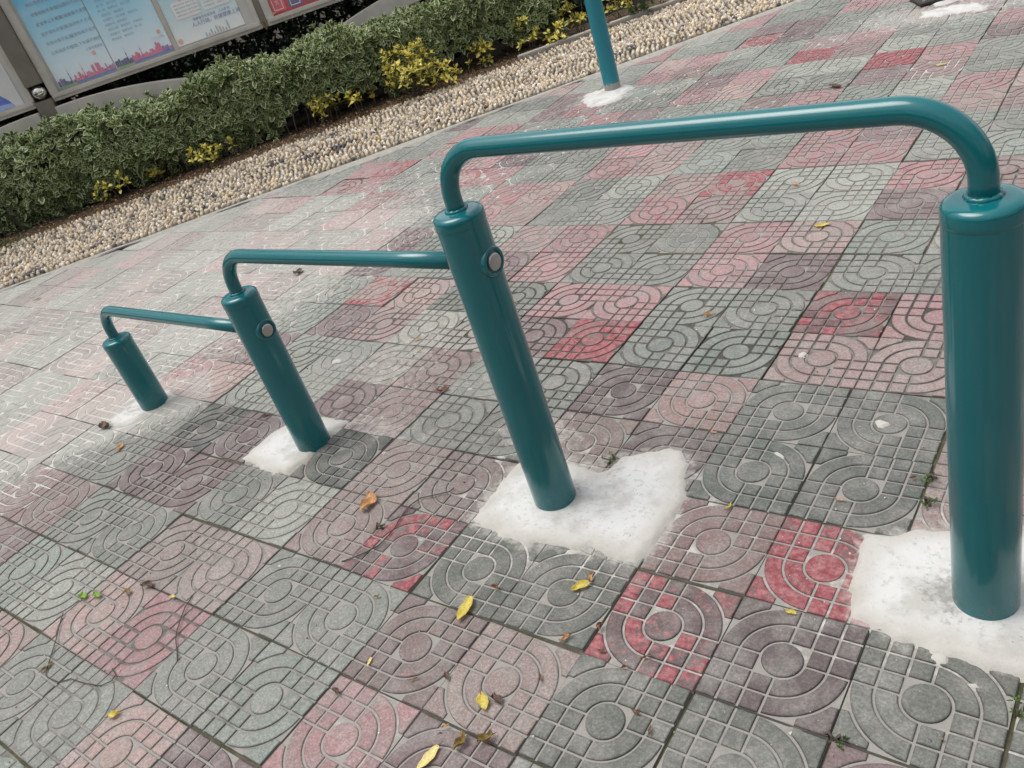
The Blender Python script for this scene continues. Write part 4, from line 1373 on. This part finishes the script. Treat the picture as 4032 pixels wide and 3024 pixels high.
    ps = sheet("poster", [(a, 3.6), (b, 3.6), (b, 8.6), (a, 8.6)], mat_plain("white_sheet", (.70, .71, .69, 1), .4, 0, 6, .06)); tag(ps, "white sheet with a deep blue picture at its foot")
    fillet_poly("printed_picture", [[(a, 3.62), (-8.85, 3.62), (-8.95, 3.85), (-9.2, 4.15), (-9.5, 4.35), (a, 4.6)]], PN - .010, ink("deep_blue_ink", srgb(52, 92, 196)), ps, root)
    fillet_poly("printed_picture", [[(a, 3.62), (-8.86, 3.62), (-8.90, 3.74), (-9.4, 3.80), (a, 3.74)]], PN - .014, ink("pale_blue_ink", srgb(150, 178, 232)), ps, root)


notice_board()


# ------------------------------------------------------------------ things lying on the paving
def mat_dead(name, a, b):
    M = NM(name)
    e = M.attr('edge')['Fac']; n = M.noise(220, 4, .65)
    c = M.mix(M.ramp(M.math('ADD', n, M.math('MULTIPLY', e, .15)), .42, .75), a, b)
    M.set(Base_Color=c, Roughness=.55)
    tr = M.n('ShaderNodeBsdfTranslucent'); M.put(tr.inputs[0], c)
    mx = M.n('ShaderNodeMixShader'); mx.inputs[0].default_value = .2
    M.t.links.new(M.b.outputs[0], mx.inputs[1]); M.t.links.new(tr.outputs[0], mx.inputs[2]); M.t.links.new(mx.outputs[0], M.out.inputs[0])
    return M.m


DEAD = {'yellow': mat_dead("yellow_leaf", srgb(214, 196, 96), srgb(186, 164, 70)),
        'pale': mat_dead("pale_yellow_leaf", srgb(232, 216, 150), srgb(214, 190, 110)),
        'olive': mat_dead("olive_leaf", srgb(150, 128, 66), srgb(104, 84, 48)),
        'brown': mat_dead("brown_leaf", srgb(132, 92, 62), srgb(92, 62, 44)),
        'tan': mat_dead("tan_leaf", srgb(206, 160, 110), srgb(172, 124, 80)),
        'dark': mat_dead("dark_leaf", srgb(104, 80, 66), srgb(76, 58, 48)),
        'green': mat_dead("green_leaf", srgb(136, 168, 70), srgb(110, 148, 56))}


def fallen_leaf(x0, y0, x1, y1, ratio, kind, label, curl=.5, crumple=.3, seed=0, cat="leaf"):
    if kind == 'dark': curl *= .55; crumple *= .55
    """from stalk end to tip, as pixels of the photograph"""
    rr = np.random.default_rng(seed + 500)
    a = gp(x0, y0, .03); b = gp(x1, y1, .03)
    c = (a + b) / 2; L = np.linalg.norm(b[:2] - a[:2]) * T
    L = min(max(L, .012), .16)
    ang = math.atan2(b[1] - a[1], b[0] - a[0])
    nu, nv = 15, 9
    vs, es = [], []
    for i in range(nu):
        q = i / (nu - 1); wid = ratio * L * .5 * (math.sin(math.pi * min(1, q * .93 + .05)) ** .75) * (1 - .25 * q)
        for j in range(nv):
            k = j / (nv - 1) * 2 - 1
            ww = wid * (1 + .08 * math.sin(q * 17 + j))
            x = (q - .5) * L; y = k * ww
            z = abs(k) ** 1.5 * ww * curl * 1.1 + (4 * (q - .5) ** 2) * L * curl * .22
            z += crumple * L * .16 * (math.sin(q * 9 + k * 2 + seed) * math.cos(k * 3 + seed * 2))
            x += crumple * L * .10 * math.sin(k * 4 + seed) * (q - .3)
            y += crumple * L * .12 * math.sin(q * 7 + seed)
            vs.append((x, y, z)); es.append(abs(k))
    V = np.array(vs); V[:, 2] -= V[:, 2].min()
    f = [(i * nv + j, (i + 1) * nv + j, (i + 1) * nv + j + 1, i * nv + j + 1) for i in range(nu - 1) for j in range(nv - 1)]
    zc = gz(c[0], c[1]) * T + .0035
    me = bpy.data.meshes.new("fallen_leaf")
    tilt = Matrix.Rotation(rr.normal(0, .12), 4, 'X')
    M = Matrix.Rotation(ang, 4, 'Z') @ tilt
    me.from_pydata([tuple(M @ Vector(p)) for p in V], [], f)
    at = me.attributes.new('edge', 'FLOAT', 'POINT'); at.data.foreach_set('value', es)
    me.polygons.foreach_set('use_smooth', [True] * len(me.polygons)); me.materials.append(DEAD[kind])
    o = bpy.data.objects.new("fallen_leaf", me); COL.objects.link(o)
    o.location = (c[0] * T, c[1] * T, zc)
    tag(o, label, cat, "fallen leaves on the paving")
    # stalk
    p0 = Vector((-.5 * L, 0, V[:, 2].mean() * .6 + .001)); p1 = p0 + Vector((-.22 * L, .04 * L, .002))
    v, f = tube([p0 + Vector((.06 * L, 0, 0)), p0, p1], [.0012, .0010, .0007], 6)
    st = mesh_obj("leaf_stalk", [Matrix.Rotation(ang, 4, 'Z') @ q for q in v], f, DEAD['brown'] if kind != 'green' else DEAD['green'], smooth=True, attrs=dict(edge=('FLOAT', np.zeros(len(v)))))
    st.parent = o
    return o


LEAVES = [
    (1857, 2350, 1805, 2445, .48, 'yellow', "clean yellow leaf left of the cement patch, pointing at the camera", .35, .12),
    (2320, 2290, 2245, 2322, .52, 'yellow', "yellow leaf with curled brown tip below the white cement patch", .5, .3),
    (2332, 2255, 2322, 2290, .4, 'tan', "small tan curl touching the yellow leaf below the cement", .8, .5),
    (1892, 2730, 1912, 2795, .62, 'yellow', "yellow leaf beside a dark crumb on the pale pink tile", .4, .3),
    (1725, 2935, 1640, 3030, .42, 'pale', "large pale yellow leaf cut by the bottom edge", .2, .05),
    (1835, 2890, 1795, 2962, .5, 'olive', "olive curled leaf right of the large pale leaf", .9, .6),
    (1945, 2895, 1885, 2928, .62, 'olive', "crumpled olive brown leaf, rightmost of the bottom cluster", 1.0, .8),
    (1460, 2582, 1443, 2618, .35, 'pale', "tiny pale yellow strip on the dull red tile", .4, .1),
    (2370, 2455, 2352, 2488, .5, 'brown', "small brown curl at the corner of the red tile", 1.0, .8),
    (2245, 2500, 2205, 2524, .5, 'tan', "tan twisted leaf on the joint below the grey tiles", 1.0, .8),
    (3092, 2402, 3138, 2416, .5, 'yellow', "small yellow leaf by the bright red tile near the tall post", .6, .4),
    (1472, 1950, 1432, 2018, .62, 'tan', "big crumpled tan leaf between the second and third posts", .5, .5),
    (3208, 890, 3268, 876, .52, 'yellow', "bright yellow leaf under the highest rail", .4, .2),
    (3682, 256, 3734, 246, .42, 'yellow', "yellow leaf far back above the right rail bend", .3, .1),
    (420, 2822, 472, 2802, .72, 'yellow', "crumpled yellow leaf in the lower left corner area", .6, .6),
    (372, 2330, 388, 2352, .5, 'green', "green torn leaf, right one of the green pair", .7, .4),
    (330, 2356, 318, 2332, .6, 'green', "green torn leaf, left one of the green pair", .7, .4),
    (160, 2640, 205, 2605, .4, 'olive', "long olive leaf under the looped wire at the left", .7, .4),
    (482, 1746, 458, 1776, .5, 'tan', "tan leaf in front of the shortest post", .5, .3),
    (1164, 1082, 1186, 1060, .8, 'dark', "dark crumpled leaf ball behind the second rail", .8, .6),
    (398, 1672, 432, 1684, .5, 'dark', "dark crumbled leaf on the cement by the shortest post", 1.0, .8),
    (1630, 1340, 1658, 1328, .5, 'tan', "tan leaf on pale grey paving left of the third post", .5, .3),
    (1722, 1540, 1768, 1528, .5, 'brown', "brown leaf flake by the moss joint left of the third post", .7, .5),
    (1030, 1636, 1062, 1628, .5, 'dark', "dark leaf bit at the red tile behind the second post", .9, .7),
    (2770, 1246, 2810, 1228, .4, 'tan', "tan rolled leaf on grey tile right of the third post", .9, .3),
    (3050, 1370, 3086, 1362, .35, 'brown', "brown rolled leaf on the joint before the pale pink tiles", .9, .4),
    (2858, 2004, 2882, 1978, .3, 'yellow', "thin yellowish curl right of the large cement patch", .8, .3),
    (3584, 1880, 3612, 1874, .5, 'brown', "brown leaf bit on grey tile left of the tall post", .9, .6),
    (3290, 1962, 3330, 1966, .25, 'tan', "thin tan stick like leaf on the grey tiles near the tall post", .6, .1),
    (2795, 1696, 2826, 1700, .25, 'tan', "thin tan leaf strip on the joint behind the cement patch", .6, .1),
    (1938, 2308, 1966, 2316, .5, 'brown', "brown flake on the green grey tile below the cement", .9, .7),
    (1752, 2648, 1764, 2676, .6, 'dark', "dark red brown flake between two pink tiles", .9, .7),
    (2126, 2656, 2132, 2684, .4, 'brown', "small brown flake at the right edge of the pink tile", .9, .4),
    (2490, 2798, 2520, 2812, .5, 'brown', "brown flake on the large grey tile, upper one of two", .8, .5),
    (2562, 2862, 2556, 2896, .35, 'brown', "brown flake on the large grey tile, lower one of two", .8, .4),
    (2356, 2558, 2386, 2568, .6, 'dark', "dark flake in the corner of the patchy red tile", .9, .7),
    (2528, 2592, 2564, 2578, .3, 'brown', "thin brown strip on the patchy red tile", .8, .3),
    (2446, 2630, 2472, 2620, .5, 'brown', "brown curl where red tile meets grey tile", .9, .6),
    (1474, 2350, 1494, 2342, .6, 'olive', "little olive curl on the pale grey tile right of the wire", .9, .6),
    (1612, 2674, 1648, 2662, .25, 'brown', "thin brown strip on the dull pink tile arc", .7, .2),
    (1740, 2862, 1768, 2852, .5, 'tan', "tan curl on the joint above the bottom leaf cluster", .9, .7),
    (1940, 2735, 1968, 2772, .7, 'dark', "dark grey crumb beside the yellow leaf", 1.1, 1.0),
    (1312, 2708, 1330, 2730, .6, 'dark', "dark red curl on the pink tile at lower left centre", 1.0, .8),
    (3268, 338, 3312, 342, .5, 'dark', "dark leaf on the paving far back above the rail", .9, .7),
    (3120, 720, 3146, 726, .4, 'tan', "tan flake on the grey tile under the highest rail", .6, .3),
    (134, 1184, 162, 1172, .35, 'dark', "dark leaf bit on whitened paving at the far left", .5, .2),
    (672, 2342, 684, 2352, .7, 'pale', "pale green bud on the joint beside the straight wire", .9, .5),
    (494, 2322, 508, 2334, .8, 'olive', "olive bud by the dark crack at lower left", .9, .5),
    (562, 2298, 600, 2306, .6, 'dark', "dark crumb clump on the joint at lower left", 1.1, 1.0),
]
for i, l in enumerate(LEAVES):
    fallen_leaf(l[0], l[1], l[2], l[3], l[4], l[5], l[6], l[7], l[8], seed=i)

WIRE = mat_plain("dark_wire", (.055, .042, .034, 1), .6, 0, 90, .3)
TW = [([(1787, 1920), (1770, 1938), (1720, 1947), (1656, 1961), (1615, 1990), (1588, 2019), (1570, 2050), (1556, 2074), (1530, 2108), (1493, 2146), (1440, 2172), (1390, 2196), (1345, 2208)], .0026, "long dark bent twig reaching from the pink tiles towards the cement patch"),
      ([(244, 2407), (232, 2455), (218, 2510), (202, 2560), (184, 2620), (174, 2652), (186, 2664), (226, 2679), (275, 2667), (330, 2685), (391, 2694), (436, 2676), (450, 2650), (438, 2627)], .0022, "thin dark wire bent in a loop at the left"),
      ([(755, 2340), (726, 2390), (709, 2432), (694, 2480), (690, 2517), (694, 2560), (697, 2600)], .0024, "nearly straight dark wire across the pink and grey tiles"),
      ([(520, 2062), (532, 2060), (548, 2052), (560, 2050)], .002, "short dark twig on the pale grey tile at left")]
for l, r, lab in TW:
    path = []
    for i, (x, y) in enumerate(l):
        g_ = gp(x, y, .03)
        path.append(Vector((g_[0] * T, g_[1] * T, gz(g_[0], g_[1]) * T + r + .001 + .003 * abs(math.sin(i * 1.3)))))
    v, f = tube(path, r * .62, 8)
    o0 = path[0].copy()
    o = mesh_obj("twig", [p - o0 for p in v], f, WIRE, smooth=True); o.location = o0
    tag(o, lab, "twig")

# weeds in the joints
for i, (px, h, r, n, lab) in enumerate((((3662, 1905), .09, .09, 9, "small green weed in the joint just left of the tall post"),
                                        ((3652, 1985), .07, .08, 7, "second small weed in the joint below the first, by the tall post"),
                                        ((2405, 1815), .09, .10, 9, "small green weed at the back edge of the large cement patch"),
                                        ((1500, 2088), .08, .08, 5, "tiny weed beside the long bent twig"),
                                        ((1350, 650), .16, .2, 10, "green weed at the edge of the paving beside the pebbles"),
                                        ((3300, 2925), .03, .06, 6, "low moss like weed at the tile corner near the bottom right"),
                                        ((4015, 2800), .06, .07, 7, "small weed in the joint at the right edge"),
                                        ((30, 985), .3, .6, 24, "low green weeds on the bed at the far left"))):
    g_ = gp(*px)
    shrub("weed", lab, (g_[0], g_[1]), h, r, n, .009 if i != 7 else .03, WEED, 700 + i, cat="weed", group="weeds in the paving joints", stems=2, lowfrac=.1, nleaf=5)

# grit and crumbs strewn over the tiles
def grit():
    rr = np.random.default_rng(91)
    k = 2600
    s_ = rr.uniform(-8, 8, k); t_ = rr.uniform(-3, 9, k)
    v, f = icosph(1)
    r = .0007 + .0019 * rr.uniform(0, 1, k) ** 4
    a = rr.uniform(.6, 1.3, (k, 3))
    z = (np.array(wave(s_, t_)) * T) + r * .4
    V = (v[None] * (r[:, None] * a)[:, None] + np.stack([s_ * T, t_ * T, z], -1)[:, None]).reshape(-1, 3)
    F = (f[None] + (np.arange(k) * len(v))[:, None, None]).reshape(-1, 3)
    pal = np.array([srgb(214, 210, 200), srgb(120, 104, 86), srgb(70, 60, 50), srgb(170, 150, 120), srgb(235, 232, 226)])
    c = pal[rr.integers(5, size=k)]
    o = tri_mesh("grit", V, F, 3, PEB, attrs=dict(vcol=('FLOAT_COLOR', np.repeat(c, len(v), 0))))
    tag(o, "fine sand grains and crumbs strewn over the paving tiles", "grit", kind='stuff')


grit()

# scraps
def scrap(px, size, col, label, seed):
    g_ = gp(*px); rr = random.Random(seed)
    n = 6; v = []; f = []
    for i in range(n):
        for j in range(3):
            v.append((size * (i / (n - 1) - .5), size * .4 * (j / 2 - .5) * (1 + .2 * rr.random()), .006 * math.sin(i * 1.7 + j) + .006 + .004 * rr.random()))
    for i in range(n - 1):
        for j in range(2): f.append((i * 3 + j, i * 3 + 3 + j, i * 3 + 4 + j, i * 3 + 1 + j))
    o = mesh_obj("paper_scrap", v, f, mat_plain("scrap_paper", col, .6, 0, 60, .1)); o.location = (g_[0] * T, g_[1] * T, .125 * T + .004); o.rotation_euler = (0, 0, rr.uniform(0, 3))
    tag(o, label, "litter")


scrap((2484, 196), .075, (.62, .58, .74, 1), "lilac white paper scrap on the pebbles right of the bright teal pole", 1)
scrap((2300, 234), .045, (.8, .8, .8, 1), "small white scrap on the pebbles left of the bright teal pole", 2)
